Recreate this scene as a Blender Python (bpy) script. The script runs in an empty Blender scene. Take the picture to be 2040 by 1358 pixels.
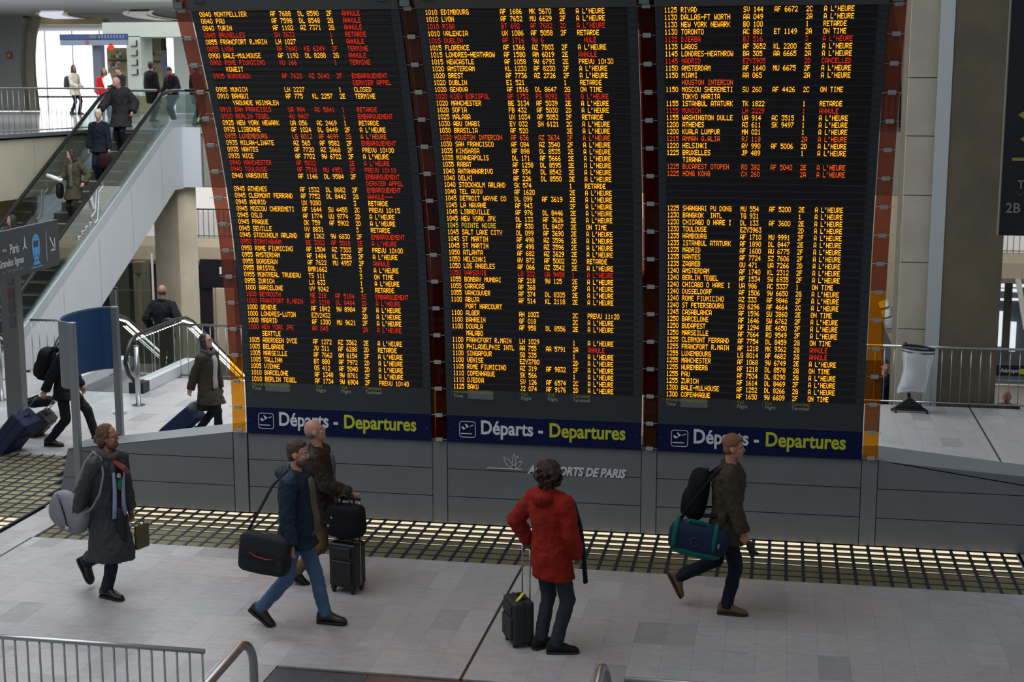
import bpy, math, random
from mathutils import Vector, Matrix, Euler
random.seed(7)
R=math.radians; PI=math.pi
S=bpy.context.scene; COL=S.collection
# ------------------------------------------------------------------ camera
FPX=2914.08; PITCH=.169841; YAW=.181419; EYE=5.43
cam=bpy.data.objects.new('camera',bpy.data.cameras.new('camera')); COL.objects.link(cam)
cam.location=(0,0,EYE); cam.rotation_euler=(PI/2-PITCH,0,YAW)
cam.data.sensor_width=36; cam.data.lens=FPX/2040*36; cam.data.clip_end=400
cam.data.dof.use_dof=True; cam.data.dof.focus_distance=16.5; cam.data.dof.aperture_fstop=3.2
S.camera=cam
# ------------------------------------------------------------------ world, lights, exposure
w=bpy.data.worlds.new('world'); S.world=w; w.use_nodes=True
bg=w.node_tree.nodes['Background']; bg.inputs[0].default_value=(.80,.90,1.0,1); bg.inputs[1].default_value=.27
S.view_settings.view_transform='Standard'; S.view_settings.look='None'; S.view_settings.gamma=1
S.view_settings.use_curve_mapping=False; S.view_settings.exposure=0
def area(name,loc,sx,sy,e,col=(1,1,1),rot=(0,0,0),spread=180):
    l=bpy.data.lights.new(name,'AREA'); l.shape='RECTANGLE'; l.size=sx; l.size_y=sy; l.energy=e; l.color=col; l.spread=R(spread)
    o=bpy.data.objects.new(name,l); COL.objects.link(o); o.location=loc; o.rotation_euler=rot; return o
area('fill_hall',(-9.5,10.5,12),12,13,980,(.93,.97,1))  # added overhead fill for the hall, no skylight is modelled
area('fill_back',(-9,25,11.5),13,9,2100,(.93,.97,1))  # added fill that brightens the rear floor
area('fill_platform',(-10,44,3.0),26,10,2200,(1,.95,.88))  # added fill over the platform, no lamps modelled there
area('fill_platform_right',(8,41,4.0),10,14,900,(1,.95,.88))  # unseen area light over the right of the void, no fitting modelled
area('fill_upper_hall',(-24,46,8.1),24,14,2600,(.97,.99,1))  # added fill that brightens the upper hall
# ------------------------------------------------------------------ helpers
cy_,sy_=math.cos(YAW),math.sin(YAW); cp_,sp_=math.cos(PITCH),math.sin(PITCH)
RT=Vector((cy_,sy_,0)); FW=Vector((-sy_*cp_,cy_*cp_,-sp_)); UPV=RT.cross(FW)
def at(px,py,Y):                       # point of the plane y=Y seen at that place of the photograph
    d=FW+RT*((px-1020)/FPX)-UPV*((py-679)/FPX); t=Y/d.y
    return Vector((d.x*t,Y,EYE+d.z*t))
def lin(c):
    return tuple(((v/255)/12.92 if v/255<=.04045 else ((v/255+.055)/1.055)**2.4) for v in c)
MATS={}
def mat(name,c,rough=.6,metal=0,bump=0,bscale=40,var=0,vscale=4,spec=.5,emit=None,alpha=None,trans=0,stretch=None,coat=0,space='Object'):
    if name in MATS: return MATS[name]
    m=bpy.data.materials.new(name); m.use_nodes=True; nt=m.node_tree; N=nt.nodes; L=nt.links
    b=N['Principled BSDF']; col=(*lin(c),1)
    b.inputs['Base Color'].default_value=col; b.inputs['Roughness'].default_value=rough; b.inputs['Metallic'].default_value=metal
    b.inputs['Specular IOR Level'].default_value=spec; b.inputs['Coat Weight'].default_value=coat
    if trans: b.inputs['Transmission Weight'].default_value=trans
    if emit: b.inputs['Emission Color'].default_value=(*emit[0],1); b.inputs['Emission Strength'].default_value=emit[1]
    if bump or var:
        tc=N.new('ShaderNodeTexCoord'); mp=N.new('ShaderNodeMapping'); L.new(tc.outputs[space],mp.inputs[0])
        if stretch: mp.inputs['Scale'].default_value=stretch
    if var:
        n=N.new('ShaderNodeTexNoise'); n.inputs['Scale'].default_value=vscale; n.inputs['Detail'].default_value=6; L.new(mp.outputs[0],n.inputs[0])
        mr=N.new('ShaderNodeMapRange'); mr.inputs[1].default_value=.3; mr.inputs[2].default_value=.7; mr.inputs[3].default_value=1-var; mr.inputs[4].default_value=1+var; L.new(n.outputs[0],mr.inputs[0])
        mx=N.new('ShaderNodeVectorMath'); mx.operation='SCALE'; mx.inputs[0].default_value=col[:3]; L.new(mr.outputs[0],mx.inputs['Scale']); L.new(mx.outputs[0],b.inputs['Base Color'])
    if bump:
        n=N.new('ShaderNodeTexNoise'); n.inputs['Scale'].default_value=bscale; n.inputs['Detail'].default_value=4; L.new(mp.outputs[0],n.inputs[0])
        bp=N.new('ShaderNodeBump'); bp.inputs['Strength'].default_value=bump; bp.inputs['Distance'].default_value=.02; L.new(n.outputs[0],bp.inputs['Height']); L.new(bp.outputs[0],b.inputs['Normal'])
    MATS[name]=m; return m
def emat(name,c,s,sample=True):
    if name in MATS: return MATS[name]
    m=bpy.data.materials.new(name); m.use_nodes=True; nt=m.node_tree; nt.nodes.clear()
    e=nt.nodes.new('ShaderNodeEmission'); e.inputs[0].default_value=(*c,1); e.inputs[1].default_value=s
    o=nt.nodes.new('ShaderNodeOutputMaterial'); nt.links.new(e.outputs[0],o.inputs[0])
    if not sample: m.cycles.emission_sampling='NONE'
    MATS[name]=m; return m
def gmat(name,c,refl=.12,rough=.03,haze=0,hc=(200,200,200)):   # thin sheet of tinted glass
    if name in MATS: return MATS[name]
    m=bpy.data.materials.new(name); m.use_nodes=True; nt=m.node_tree; nt.nodes.clear(); N=nt.nodes; L=nt.links
    t=N.new('ShaderNodeBsdfTransparent'); t.inputs[0].default_value=(*c,1)
    g=N.new('ShaderNodeBsdfGlossy'); g.inputs[1].default_value=rough; g.inputs[0].default_value=(1,1,1,1)
    f=N.new('ShaderNodeFresnel'); f.inputs[0].default_value=1.45
    mr=N.new('ShaderNodeMath'); mr.operation='MULTIPLY'; mr.inputs[1].default_value=refl*8; L.new(f.outputs[0],mr.inputs[0])
    mn=N.new('ShaderNodeMath'); mn.operation='MINIMUM'; mn.inputs[1].default_value=.6; L.new(mr.outputs[0],mn.inputs[0])
    d=N.new('ShaderNodeBsdfDiffuse'); d.inputs[0].default_value=(*lin(hc),1)
    m0=N.new('ShaderNodeMixShader'); m0.inputs[0].default_value=haze; L.new(t.outputs[0],m0.inputs[1]); L.new(d.outputs[0],m0.inputs[2])
    m1=N.new('ShaderNodeMixShader'); L.new(mn.outputs[0],m1.inputs[0]); L.new(m0.outputs[0],m1.inputs[1]); L.new(g.outputs[0],m1.inputs[2])
    o=N.new('ShaderNodeOutputMaterial'); L.new(m1.outputs[0],o.inputs[0]); MATS[name]=m; return m
def frame(d,up=Vector((0,0,1))):
    d=Vector(d).normalized()
    if abs(d.dot(up))>.98: up=Vector((1,0,0))
    a=d.cross(up).normalized(); b=a.cross(d).normalized(); return a,b
class MB:
    def __init__(s): s.v=[]; s.f=[]; s.m=[]; s.mi=0
    def add(s,vs,fs):
        k=len(s.v); s.v+= [tuple(v) for v in vs]; s.f+=[tuple(i+k for i in f) for f in fs]; s.m+=[s.mi]*len(fs); return s
    def box(s,x0,x1,y0,y1,z0,z1):
        return s.add([(x0,y0,z0),(x1,y0,z0),(x1,y1,z0),(x0,y1,z0),(x0,y0,z1),(x1,y0,z1),(x1,y1,z1),(x0,y1,z1)],
          [(0,3,2,1),(4,5,6,7),(0,1,5,4),(1,2,6,5),(2,3,7,6),(3,0,4,7)])
    def obox(s,c,size,rot=None):
        m=rot if rot is not None else Matrix.Identity(3); hx,hy,hz=[q/2 for q in size]; c=Vector(c)
        vs=[c+m@Vector(p) for p in ((-hx,-hy,-hz),(hx,-hy,-hz),(hx,hy,-hz),(-hx,hy,-hz),(-hx,-hy,hz),(hx,-hy,hz),(hx,hy,hz),(-hx,hy,hz))]
        return s.add(vs,[(0,3,2,1),(4,5,6,7),(0,1,5,4),(1,2,6,5),(2,3,7,6),(3,0,4,7)])
    def prism(s,pts,ax,a0,a1):          # polygon extruded along axis ax (0,1,2)
        n=len(pts); vs=[]
        for a in (a0,a1):
            for p in pts:
                q=list(p); q.insert(ax,a); vs.append(q)
        return s.add(vs,[tuple(range(n))[::-1],tuple(range(n,2*n))]+[(i,(i+1)%n,n+(i+1)%n,n+i) for i in range(n)])
    def loft(s,rings,cap=True,close=True):
        n=len(rings[0]); vs=[p for r in rings for p in r]; fs=[]
        for i in range(len(rings)-1):
            for j in range(n if close else n-1):
                fs.append((i*n+j,i*n+(j+1)%n,(i+1)*n+(j+1)%n,(i+1)*n+j))
        if cap: fs+= [tuple(range(n))[::-1],tuple(range((len(rings)-1)*n,len(rings)*n))]
        return s.add(vs,fs)
    def tube(s,path,r,n=8,cap=True,sq=(1,1),up=Vector((0,0,1))):
        path=[Vector(p) for p in path]; rs=r if isinstance(r,(list,tuple)) else [r]*len(path); rings=[]; pa=None
        for i,p in enumerate(path):
            d=(path[min(i+1,len(path)-1)]-path[max(i-1,0)])
            if pa is None: a,b=frame(d,up)
            else:
                d.normalize(); a=(pa-d*pa.dot(d)).normalized(); b=a.cross(d).normalized()
            pa=a
            rings.append([p+a*math.cos(t)*rs[i]*sq[0]+b*math.sin(t)*rs[i]*sq[1] for t in [2*PI*k/n for k in range(n)]])
        return s.loft(rings,cap)
    def cap(s,p0,p1,r0,r1,n=12,e0=1,e1=1):   # capsule with rounded ends
        p0=Vector(p0);p1=Vector(p1);d=(p1-p0).normalized(); path=[];rs=[]
        for k in (0,.5,.85): path.append(p0-d*r0*e0*(1-k)); rs.append(r0*math.sqrt(max(0,1-(1-k)**2))+.001)
        path+=[p0,p1]; rs+=[r0,r1]
        for k in (.85,.5,0): path.append(p1+d*r1*e1*(1-k)); rs.append(r1*math.sqrt(max(0,1-(1-k)**2))+.001)
        return s.tube(path,rs,n)
    def ell(s,c,r,rot=None,nu=14,nv=9,e=1.0):
        c=Vector(c); m=rot if rot is not None else Matrix.Identity(3); rings=[]
        pw=lambda v:math.copysign(abs(v)**e,v)
        for i in range(nv+1):
            t=-PI/2+PI*i/nv; t=max(-PI/2+.03,min(PI/2-.03,t))
            rings.append([c+m@Vector((r[0]*pw(math.cos(t))*pw(math.cos(u)),r[1]*pw(math.cos(t))*pw(math.sin(u)),r[2]*pw(math.sin(t)))) for u in [2*PI*k/nu for k in range(nu)]])
        return s.loft(rings)
    def mesh(s,name,mats,smooth=False):
        me=bpy.data.meshes.new(name); me.from_pydata(s.v,[],s.f); 
        for m in (mats if isinstance(mats,(list,tuple)) else [mats]): me.materials.append(m)
        if s.m and max(s.m)>0: me.polygons.foreach_set('material_index',s.m)
        if smooth: me.polygons.foreach_set('use_smooth',[True]*len(me.polygons))
        me.update(); return me
    def build(s,name,mats,parent=None,smooth=False,bevel=0,vox=0,disp=None,sub=0,smo=0):
        o=bpy.data.objects.new(name,s.mesh(name,mats,smooth or bool(vox))); COL.objects.link(o)
        if parent is not None: o.parent=parent
        if bevel:
            b=o.modifiers.new('b','BEVEL'); b.width=bevel; b.segments=3; b.limit_method='ANGLE'; b.angle_limit=R(40)
        if vox:
            r=o.modifiers.new('r','REMESH'); r.mode='VOXEL'; r.voxel_size=vox; r.use_smooth_shade=True
            if smo: q=o.modifiers.new('s','SMOOTH'); q.iterations=smo; q.factor=.5
        if disp:
            t=bpy.data.textures.get('clouds%g'%disp[1]) or bpy.data.textures.new('clouds%g'%disp[1],'CLOUDS'); t.noise_scale=disp[1]
            d=o.modifiers.new('d','DISPLACE'); d.texture=t; d.strength=disp[0]; d.mid_level=.5
            if len(disp)>2:
                t=bpy.data.textures.get('clouds%g'%disp[3]) or bpy.data.textures.new('clouds%g'%disp[3],'CLOUDS'); t.noise_scale=disp[3]
                d=o.modifiers.new('e','DISPLACE'); d.texture=t; d.strength=disp[2]; d.mid_level=.5
        return o
def link(name,me,parent=None,loc=None,rot=None):
    o=bpy.data.objects.new(name,me); COL.objects.link(o)
    if parent is not None: o.parent=parent
    if loc is not None: o.location=loc
    if rot is not None: o.rotation_euler=rot
    return o
def tag(o,label=None,cat=None,group=None,kind=None):
    if label: o['label']=label
    if cat: o['category']=cat
    if group: o['group']=group
    if kind: o['kind']=kind
    return o
def empty(name,loc=(0,0,0),rz=0,label=None,cat=None,group=None,kind=None):
    o=bpy.data.objects.new(name,None); COL.objects.link(o); o.location=loc; o.rotation_euler=(0,0,rz); o.empty_display_size=.2
    return tag(o,label,cat,group,kind)
def text(name,body,m,parent,mw,size,sx=1,bold=0,shear=0,align='LEFT',ext=.001):
    cu=bpy.data.curves.new(name,'FONT'); cu.body=body; cu.size=size; cu.offset=bold; cu.shear=shear; cu.align_x=align; cu.extrude=ext; cu.resolution_u=3
    t=bpy.data.objects.new(name+'_c',cu); COL.objects.link(t)
    dg=bpy.context.evaluated_depsgraph_get(); me=bpy.data.meshes.new_from_object(t.evaluated_get(dg)); bpy.data.objects.remove(t)
    me.materials.clear(); me.materials.append(m); o=link(name,me,parent); mw=mw.copy() if mw else Matrix.Identity(4)
    o.matrix_basis=mw@Matrix.Diagonal((sx,1,1,1)); return o
def mw(loc,xd,yd):                      # matrix: local x -> xd, local y -> yd
    x=Vector(xd).normalized(); y=Vector(yd); y=(y-x*y.dot(x)).normalized(); z=x.cross(y)
    m=Matrix((x,y,z)).transposed().to_4x4(); m.translation=loc; return m
# ------------------------------------------------------------------ materials
concrete=mat('concrete',(190,180,164),.85,bump=.15,bscale=9,var=.14,vscale=1.3,space='Object',stretch=(1,1,.6))
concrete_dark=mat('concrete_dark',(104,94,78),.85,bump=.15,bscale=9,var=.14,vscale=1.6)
concrete_grey=mat('concrete_grey',(150,152,150),.85,bump=.1,bscale=8,var=.1,vscale=1)
steel=mat('brushed_steel',(178,180,182),.28,1)
steel_grey=mat('painted_grey_steel',(122,126,130),.4,.5)
grey_panel=mat('grey_panel',(112,116,121),.55,.25,bump=.05,bscale=300,var=.05,vscale=3)
grey_cap=mat('grey_cap_sheet',(118,122,126),.5,.3,var=.04,vscale=2)
dark_joint=mat('dark_joint',(22,24,28),.8)
black=mat('black_plastic',(14,14,16),.45)
rubber=mat('black_rubber',(16,16,18),.4)
white_clad=mat('white_cladding',(205,208,212),.45,var=.03,vscale=1)
white_paint=mat('white_paint',(225,225,222),.5)
glass=gmat('clear_glass',(.80,.86,.84))
glass_dark=gmat('dark_glass',(.45,.5,.47),.12,.05)
# stone floor: colour of each tile hashed from its place on the tile grid
TW,TD=.3,.6; TX0=-2.81; TY0=12.66
def stone():
    m=bpy.data.materials.new('stone_tile'); m.use_nodes=True; nt=m.node_tree; N=nt.nodes; L=nt.links; b=N['Principled BSDF']
    g=N.new('ShaderNodeNewGeometry'); sp=N.new('ShaderNodeSeparateXYZ'); L.new(g.outputs['Position'],sp.inputs[0])
    def fl(out,o,d):
        a=N.new('ShaderNodeMath'); a.operation='SUBTRACT'; a.inputs[1].default_value=o; L.new(out,a.inputs[0])
        c=N.new('ShaderNodeMath'); c.operation='DIVIDE'; c.inputs[1].default_value=d; L.new(a.outputs[0],c.inputs[0])
        e=N.new('ShaderNodeMath'); e.operation='FLOOR'; L.new(c.outputs[0],e.inputs[0]); return e.outputs[0]
    cb=N.new('ShaderNodeCombineXYZ'); L.new(fl(sp.outputs[0],TX0,TW),cb.inputs[0]); L.new(fl(sp.outputs[1],TY0,TD),cb.inputs[1])
    wn=N.new('ShaderNodeTexWhiteNoise'); wn.noise_dimensions='3D'; L.new(cb.outputs[0],wn.inputs[0])
    mp=N.new('ShaderNodeMapping'); mp.inputs['Scale'].default_value=(1,3.5,1); L.new(g.outputs['Position'],mp.inputs[0])
    n=N.new('ShaderNodeTexNoise'); n.inputs['Scale'].default_value=5; n.inputs['Detail'].default_value=8; n.inputs['Distortion'].default_value=1.2; L.new(mp.outputs[0],n.inputs[0])
    n2=N.new('ShaderNodeTexNoise'); n2.inputs['Scale'].default_value=.35; L.new(g.outputs['Position'],n2.inputs[0])
    cr=N.new('ShaderNodeValToRGB'); cr.color_ramp.elements[0].position=0; cr.color_ramp.elements[0].color=(*lin((152,152,152)),1); cr.color_ramp.elements[1].color=(*lin((182,182,181)),1)
    e=cr.color_ramp.elements.new(.12); e.color=(*lin((168,167,167)),1); e=cr.color_ramp.elements.new(.8); e.color=(*lin((175,172,171)),1)
    L.new(wn.outputs[0],cr.inputs[0])
    mr=N.new('ShaderNodeMapRange'); mr.inputs[1].default_value=.3; mr.inputs[2].default_value=.7; mr.inputs[3].default_value=.86; mr.inputs[4].default_value=1.08; L.new(n.outputs[0],mr.inputs[0])
    v=N.new('ShaderNodeVectorMath'); v.operation='SCALE'; L.new(cr.outputs[0],v.inputs[0]); L.new(mr.outputs[0],v.inputs['Scale'])
    r2=N.new('ShaderNodeMapRange'); r2.inputs[1].default_value=.35; r2.inputs[2].default_value=.65; L.new(n2.outputs[0],r2.inputs[0])
    mx=N.new('ShaderNodeMix'); mx.data_type='RGBA'; mx.blend_type='MULTIPLY'; mx.inputs[0].default_value=1; L.new(v.outputs[0],mx.inputs[6])
    c2=N.new('ShaderNodeValToRGB'); c2.color_ramp.elements[0].color=(1,.93,.93,1); c2.color_ramp.elements[1].color=(.92,.98,1,1); L.new(r2.outputs[0],c2.inputs[0]); L.new(c2.outputs[0],mx.inputs[7])
    L.new(mx.outputs[2],b.inputs['Base Color'])
    rr=N.new('ShaderNodeMapRange'); rr.inputs[3].default_value=.28; rr.inputs[4].default_value=.5; L.new(n.outputs[0],rr.inputs[0]); L.new(rr.outputs[0],b.inputs['Roughness'])
    return m
stone_m=stone()
# ================================================================== FLOOR (tiles, expansion joints, glass blocks)
floor=empty('floor',(0,0,0),kind='structure')
MB().box(-30,6,5,TY0-.03,-.4,-.02).build('floor_base',mat('floor_base',(120,120,120),.8),floor)
MB().box(-30,6,TY0-.03,25.95,-.4,-.101).build('floor_slab',dark_joint,floor)
# the glass block fields: front strip and left field (x range and y range per block row)
BP=.194; BY0=16.03; BX0=-8.93
SEAMS=[-8.95,-2.81,3.33]
def in_blocks(x,y):
    if -8.93+max(0,(16.9-y)*-.0)<=x<=2.86 and BY0<=y<=17.75: return True
    return False
def left_field(x,y):    # field left of the plinth, its near edge cut diagonally
    if y<16.0 or y>20.0 or x>-9.42+max(0,(y-17.4))*-.42: return False
    return x<-9.4 and y<=19.9
# tiles
tile_me=MB().box(.0006,TW-.0006,.0006,TD-.0006,-.02,0).mesh('tile',stone_m)
cells=[]
ix0=int((-18-TX0)/TW); ix1=int((5.4-TX0)/TW)
for i in range(ix0,ix1):
    for j in range(-5,23):
        x0=TX0+i*TW; y0=TY0+j*TD
        if j<0 and x0+TW>-4.6: continue
        if y0+TD>25.97: continue
        cx,cy=x0+TW/2,y0+TD/2
        if (x0<2.86 and x0+TW>-8.95 and y0<17.6 and y0+TD>BY0): continue
        if x0+TW>-6.9 and x0<1.3 and 17.5<cy<18.3: continue
        if left_field(cx,cy): continue
        if x0<-9.4 and 15.7<cy<20.1 and (left_field(x0,y0) or left_field(x0+TW,y0+TD) or left_field(x0,y0+TD)): continue
        cells.append((x0,y0))
cells.sort(key=lambda c:(c[1]>16.2, 0 if -8.6<c[0]<2.4 else 1, c[1]))
rest=MB()
for k,(x0,y0) in enumerate(cells):
    if k<300: link('tile',tile_me,floor,(x0,y0,0))
    else: rest.box(x0+.0012,x0+TW-.0012,y0+.0012,y0+TD-.0012,-.02,0)
tag(rest.build('tile_field',stone_m,floor),kind='stuff')
# fillers between tile grid and block fields
fm=MB()
def strip(x0,x1,y0,y1): fm.box(x0,x1,y0,y1,-.02,-.0004)
strip(-8.95,3.0,15.64,BY0-.004); strip(2.87,3.6,15.64,17.8); strip(-9.42,-8.945,15.64,17.6)
strip(-6.9,3.6,17.78,18.9); strip(-9.4,-6.9,17.78,18.9); strip(-9.46,-9.2,17.3,20.1)
strip(-20,-9.2,19.86,20.4); strip(-20,-9.42,15.3,16.02)
fm.build('stone_border',stone_m,floor)
for x in SEAMS+[-15.09]:
    mb=MB(); 
    if x==-8.95: mb.box(x-.012,x+.012,12.65,16.0,-.01,.0025)
    elif x==-15.09: mb.box(x-.012,x+.012,12.65,16.0,-.01,.0025).box(x-.012,x+.012,20,25.9,-.01,.0025)
    elif x==-2.81: mb.box(x-.014,x+.014,12.65,BY0-.01,-.01,.0025)
    else: mb.box(x-.014,x+.014,12.65,25.9,-.01,.0025)
    mb.build('expansion_joint',mat('joint_rubber',(44,36,34),.6),floor)
# landing strip of dark stone in front, where the stairs begin
lm=MB().box(-4.58,6,12.58,12.60,-.02,.003).build('metal_strip',steel,floor)
for k in range(9):
    x0=-4.58+k*.9
    MB().box(x0+.003,x0+.897,11.7,12.58,-.03,.001).build('threshold_stone',mat('threshold_brown' if k%3 else 'threshold_grey',(96,78,74) if k%3 else (72,74,80),.5,var=.12,vscale=9),floor)
# glass blocks
block_side=mat('glass_block_body',(128,122,90),.25,spec=.6,var=.08,vscale=9)
block_top=mat('glass_block_top',(112,106,78),.35,spec=.5,bump=.2,bscale=30,var=.12,vscale=14)
lit=emat('glass_block_painted_glow',(1,.86,.62),.95,False); litd=emat('glass_block_painted_half_glow',(.60,.54,.38),.5,False)  # light from below painted as emissive faces on the blocks
grid_m=mat('cast_iron_grid',(46,50,58),.5,.4,var=.1,vscale=20)
TH=.009; G=.015
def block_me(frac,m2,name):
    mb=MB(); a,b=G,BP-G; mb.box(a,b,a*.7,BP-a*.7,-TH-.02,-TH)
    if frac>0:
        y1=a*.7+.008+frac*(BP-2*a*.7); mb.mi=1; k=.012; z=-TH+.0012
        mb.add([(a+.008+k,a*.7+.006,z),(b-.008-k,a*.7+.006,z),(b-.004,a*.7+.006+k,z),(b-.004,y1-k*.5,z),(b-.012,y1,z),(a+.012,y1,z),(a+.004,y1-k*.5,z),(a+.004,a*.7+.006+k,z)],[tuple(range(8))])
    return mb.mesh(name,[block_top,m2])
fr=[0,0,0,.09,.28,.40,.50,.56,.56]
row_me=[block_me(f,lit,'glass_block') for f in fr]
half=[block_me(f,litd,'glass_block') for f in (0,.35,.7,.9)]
ncol=int((2.86-BX0)/BP)+1
field=empty('glass_block_floor',(0,0,0),kind='structure',label='strip of cast iron grid and glass blocks, glow from below painted on')
gb=MB(); stuff=MB(); count=0
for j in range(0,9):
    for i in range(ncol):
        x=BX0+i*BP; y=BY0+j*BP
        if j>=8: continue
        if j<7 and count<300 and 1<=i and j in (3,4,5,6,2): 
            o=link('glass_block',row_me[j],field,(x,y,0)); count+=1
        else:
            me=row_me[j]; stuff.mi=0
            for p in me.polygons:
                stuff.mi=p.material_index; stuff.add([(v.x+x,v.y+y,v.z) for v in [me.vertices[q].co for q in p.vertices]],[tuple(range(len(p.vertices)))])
rnd=random.Random(3)
lx=[]
for i in range(-62,0):
    for j in range(0,21):
        x=BX0-.388+i*BP+BP; y=BY0+j*BP
        if left_field(x+BP*.5,y+BP*.5): lx.append((x,y,j))
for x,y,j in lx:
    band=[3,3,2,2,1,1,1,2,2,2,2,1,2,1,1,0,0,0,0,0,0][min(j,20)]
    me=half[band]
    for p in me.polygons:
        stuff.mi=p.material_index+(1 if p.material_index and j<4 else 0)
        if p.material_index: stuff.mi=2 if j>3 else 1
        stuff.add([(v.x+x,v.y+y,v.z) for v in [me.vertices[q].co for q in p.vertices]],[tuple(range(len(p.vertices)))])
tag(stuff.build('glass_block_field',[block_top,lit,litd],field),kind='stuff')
g2=.009
for i in range(ncol+1):
    x=BX0+i*BP; gb.box(x-.017,x+.017,BY0,17.72,-.06,.0)
for j in range(0,9):
    y=BY0+j*BP; gb.box(BX0,BX0+ncol*BP,y-g2,y+g2,-.06,-.004)
done=set()
for x,y,j in lx:
    for xx in (x,x+BP):
        k=('v',round(xx,3),j)
        if k not in done: done.add(k); gb.box(xx-.017,xx+.017,y,y+BP,-.06,0)
    for yy in (y,y+BP):
        k=('h',round(x,3),round(yy,3))
        if k not in done: done.add(k); gb.box(x,x+BP,yy-g2,yy+g2,-.06,-.003)
tag(gb.build('iron_grid',grid_m,field),kind='stuff')
MB().box(-18,2.9,15.9,20.1,-.1,-.052).build('under_tray',mat('block_tray',(70,66,50),.7),field)
# ================================================================== PLINTH
BX=[-6.68,-4.04,-1.40]; BW=2.45
XP=[-6.88,-4.23,-1.59,1.05]; PW=.19
PY=17.5; PH=1.075
plinth=empty('display_plinth',(0,0,0),label='long grey metal plinth with sloping ends under the three departure boards',cat='plinth')
MB().prism([(17.53,0.0),(18.15,0.0),(18.15,PH-.01),(17.53,PH-.01)],0,XP[0]+.01,XP[3]+PW-.01).build('core',dark_joint,plinth)
MB().box(XP[0],XP[3]+PW,17.5,18.2,PH-.012,PH).build('cap_sheet',grey_cap,plinth)
hz=[(0.01,.352),(.362,.712),(.722,PH-.014)]
for b in BX:
    for z0,z1 in hz: MB().box(b+.004,b+BW-.004,17.5,17.535,z0,z1).build('panel',grey_panel,plinth,bevel=.003)
for x in XP: MB().box(x+.004,x+PW-.004,17.493,17.535,.01,PH-.014).build('pilaster',mat('pilaster_sheet',(120,123,128),.5,.3,bump=.05,bscale=300),plinth,bevel=.003)
# left wing
def wing(xa,za,xb,zb,yb_a,yb_b,nm):
    L_=[]
    def ztop(x): return za+(zb-za)*(x-xa)/(xb-xa)
    for k,(z0,z1) in enumerate(hz):
        if k<2: 
            xe=xb-(.17 if xb<xa else -.0)*(1-(z1/.74)) if xb<xa else xb
            xe0=xb-(.17)*(1-(z0/.74)) if xb<xa else xb
            pts=[(xa,z0),(xe0,z0),(xe,z1),(xa,z1)]
        else:
            zz=ztop(xb)
            pts=[(xa,z0),(xb,z0),(xb,max(z0+.02,zz-.008)),(xa,za-.014)]
        MB().prism(pts,1,17.5,17.54).build('panel',grey_panel,plinth)
    a=[(xa,17.5,za),(xb,17.5,zb),(xb,yb_b,zb+.0),(xa,yb_a,za)]
    mb=MB().add(a+[(p[0],p[1],p[2]-.012) for p in a],[(0,1,2,3),(7,6,5,4),(0,4,5,1),(1,5,6,2),(2,6,7,3),(3,7,4,0)]).build('cap_sheet',grey_cap,plinth)
    b=[(xa,17.54,0),(xb,17.54,0),(xb,yb_b,0),(xa,yb_a,0)]; t=[(xa,17.54,za-.02),(xb,17.54,zb-.02),(xb,yb_b,zb-.02),(xa,yb_a,za-.02)]
    MB().add(b+t,[(3,2,1,0),(4,5,6,7),(0,1,5,4),(1,2,6,5),(2,3,7,6),(3,0,4,7)]).build('core',grey_panel,plinth)
wing(-6.89,PH,-9.2,.745,18.1,18.02,'l')
wing(1.245,PH,6.0,.43,18.25,19.1,'r')
# operator mark on the plinth
wm=mat('white_print',(205,208,214),.5)
p0=at(1052,937,17.49); text('lettering','AEROPORTS DE PARIS',wm,plinth,mw((p0.x,17.488,p0.z-.035),(1,0,0),(0,0,1)),.15,.815,.006,.28)
lg=MB(); q=at(970,931,17.49); q1=at(1041,934,17.49)
lg.box(q.x,q1.x,17.486,17.49,q.z-.006,q.z+.004)
cxl=at(1023,932,17.49).x; zl=q.z
def stroke(mb,pts,w,y=17.487,t=.003):
    for a,b in zip(pts,pts[1:]):
        a=Vector((a[0],0,a[1])); b=Vector((b[0],0,b[1])); d=(b-a); n=Vector((-d.z,0,d.x)).normalized()*w/2
        mb.add([(p.x,y,p.z) for p in (a-n,b-n,b+n,a+n)]+[(p.x,y+t,p.z) for p in (a-n,b-n,b+n,a+n)],[(0,1,2,3),(0,4,5,1),(1,5,6,2),(2,6,7,3),(3,7,4,0)])
def leaf(dx,dz,wd):
    L_=[];r_=[]
    for k in range(9):
        t=k/8; s=math.sin(PI*t)*wd; L_.append((cxl+dx*t-dz*s,zl+dz*t+dx*s)); r_.append((cxl+dx*t+dz*s,zl+dz*t-dx*s))
    stroke(lg,L_,.007); stroke(lg,r_,.007)
leaf(-.125,.145,.16); leaf(.11,.105,.17); leaf(.012,.2,.09); stroke(lg,[(cxl-.04,zl+.03),(cxl+.04,zl+.06),(cxl+.012,zl)],.006)
for k in range(4):
    a=k*PI/4; stroke(lg,[(cxl+.05-.02*math.cos(a),zl+.155-.02*math.sin(a)),(cxl+.05+.02*math.cos(a),zl+.155+.02*math.sin(a))],.004)
lg.build('emblem',wm,plinth)
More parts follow.
